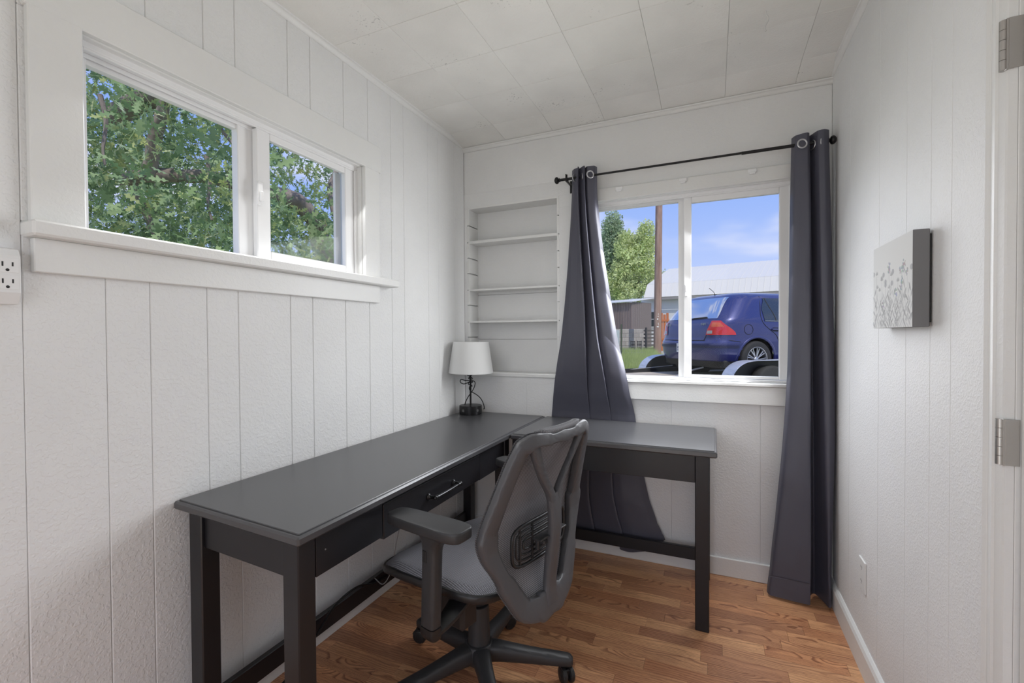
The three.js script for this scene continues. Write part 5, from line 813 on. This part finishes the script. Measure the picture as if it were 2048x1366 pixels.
  for (let k = 0; k < 4; k++) {
    const list = []; for (const [cx, cy, cz, rx, ry, rz, n] of lobes) for (let i = 0; i < n / 4 * [1.6, 1.45, 1.75, 0.8][k]; i++) { let x, y, z; do { x = r() * 2 - 1; y = r() * 2 - 1; z = r() * 2 - 1; } while (x * x + y * y + z * z > 1); list.push([cx + x * rx, cy + y * ry, cz + z * rz]); }
    const im = new THREE.InstancedMesh(sprigs[k], leafTones[k], list.length), o = new THREE.Object3D(), col = new THREE.Color();
    list.forEach((p, i) => { o.position.set(...p); o.rotation.set((r() - 0.5) * 1.6, r() * 6.28, (r() - 0.5) * 1.6); o.scale.setScalar(0.8 + r() * 0.7); o.updateMatrix(); im.setMatrixAt(i, o.matrix); const t = 0.75 + r() * 0.55; im.setColorAt(i, col.setRGB(t, t, t * 0.95)); });
    im.name = 'foliage'; im.userData.kind = 'stuff'; im.castShadow = im.receiveShadow = true; oak.add(im);
  }
  // the nearest leaves one by one
  const near = []; for (let i = 0; i < 110; i++) { const u = i < 70 ? 180 + r() * 110 : 290 + r() * 190, v = 140 + r() * 340; near.push(at(u, v, 3.0 + r() * 1.3)); }
  near.forEach((p, i) => { const m = mesh('leaf', oakLeaf, leafTones[[1, 1, 0, 3][i % 4]], oak, loc(p).toArray()); m.scale.setScalar(0.075 + r() * 0.045); m.rotation.set(1.4 + r() * 1.6, r() * 6.28, (r() - 0.5) * 1.2); });
}
{ // a line of shrubs and a far hedge beyond the oak
  for (const [x, z, lab, k] of [[-13, -2.5, 'pale green bush far beyond the oak, at the yard side', 0], [-14, 2.5, 'pale green bush far beyond the oak, behind its branches', 1], [-12.5, -8, 'mid green bush far beyond the oak, near the trunk', 2]]) {
    const t = thing('yard_bush', lab, 'bush', [x, -0.1, z], 0, 'bushes beyond the oak'), r = rng(400 + k), im = new THREE.InstancedMesh(clump(410 + k, 14, 0.2, 0.6), leafM(0.20, 0.30, 0.10), 420), o = new THREE.Object3D();
    for (let i = 0; i < 420; i++) { let a, b, c; do { a = r() * 2 - 1; b = r() * 2 - 1; c = r() * 2 - 1; } while (a * a + b * b + c * c > 1); o.position.set(a * 2.4, 1.5 + b * 1.5, c * 2.6); o.rotation.set(r() * 6, r() * 6, r() * 6); o.scale.setScalar(0.8 + r() * 0.6); o.updateMatrix(); im.setMatrixAt(i, o.matrix); }
    im.name = 'foliage'; im.userData.kind = 'stuff'; im.castShadow = im.receiveShadow = true; t.add(im); mesh('stem', limb([[0, -0.1, 0], [0.05, 0.8, 0], [0, 1.6, 0.1]], 0.06, 0.03, 8), M.bark, t);
  }
}
{ // grass tufts by the fence
  const r = rng(500), gs = []; for (let i = 0; i < 22; i++) { const h = 0.10 + r() * 0.16, a = r() * 6.28, l = 0.05 + r() * 0.06, g = new THREE.BufferGeometry(); g.setAttribute('position', new THREE.Float32BufferAttribute([-0.006, 0, 0, 0.006, 0, 0, l, h, 0], 3)); g.rotateY(a); g.translate((r() - 0.5) * 0.25, 0, (r() - 0.5) * 0.25); gs.push(g); }
  const tg = merge(gs); tg.computeVertexNormals(); const n = 1400, im = new THREE.InstancedMesh(tg, leafM(0.42, 0.50, 0.18), n), o = new THREE.Object3D();
  for (let i = 0; i < n; i++) { const p = at(1190 + r() * 120, 700, 12 + r() * 9); o.position.set(p.x, groundY(p.x, p.z), p.z); o.rotation.y = r() * 6; o.scale.setScalar(0.7 + r() * 0.8); o.updateMatrix(); im.setMatrixAt(i, o.matrix); }
  im.name = 'grass'; im.userData = { kind: 'stuff', label: 'short bright grass by the wire fence', category: 'grass' }; im.castShadow = im.receiveShadow = true; scene.add(im);
}
renderer.render(scene, camera);
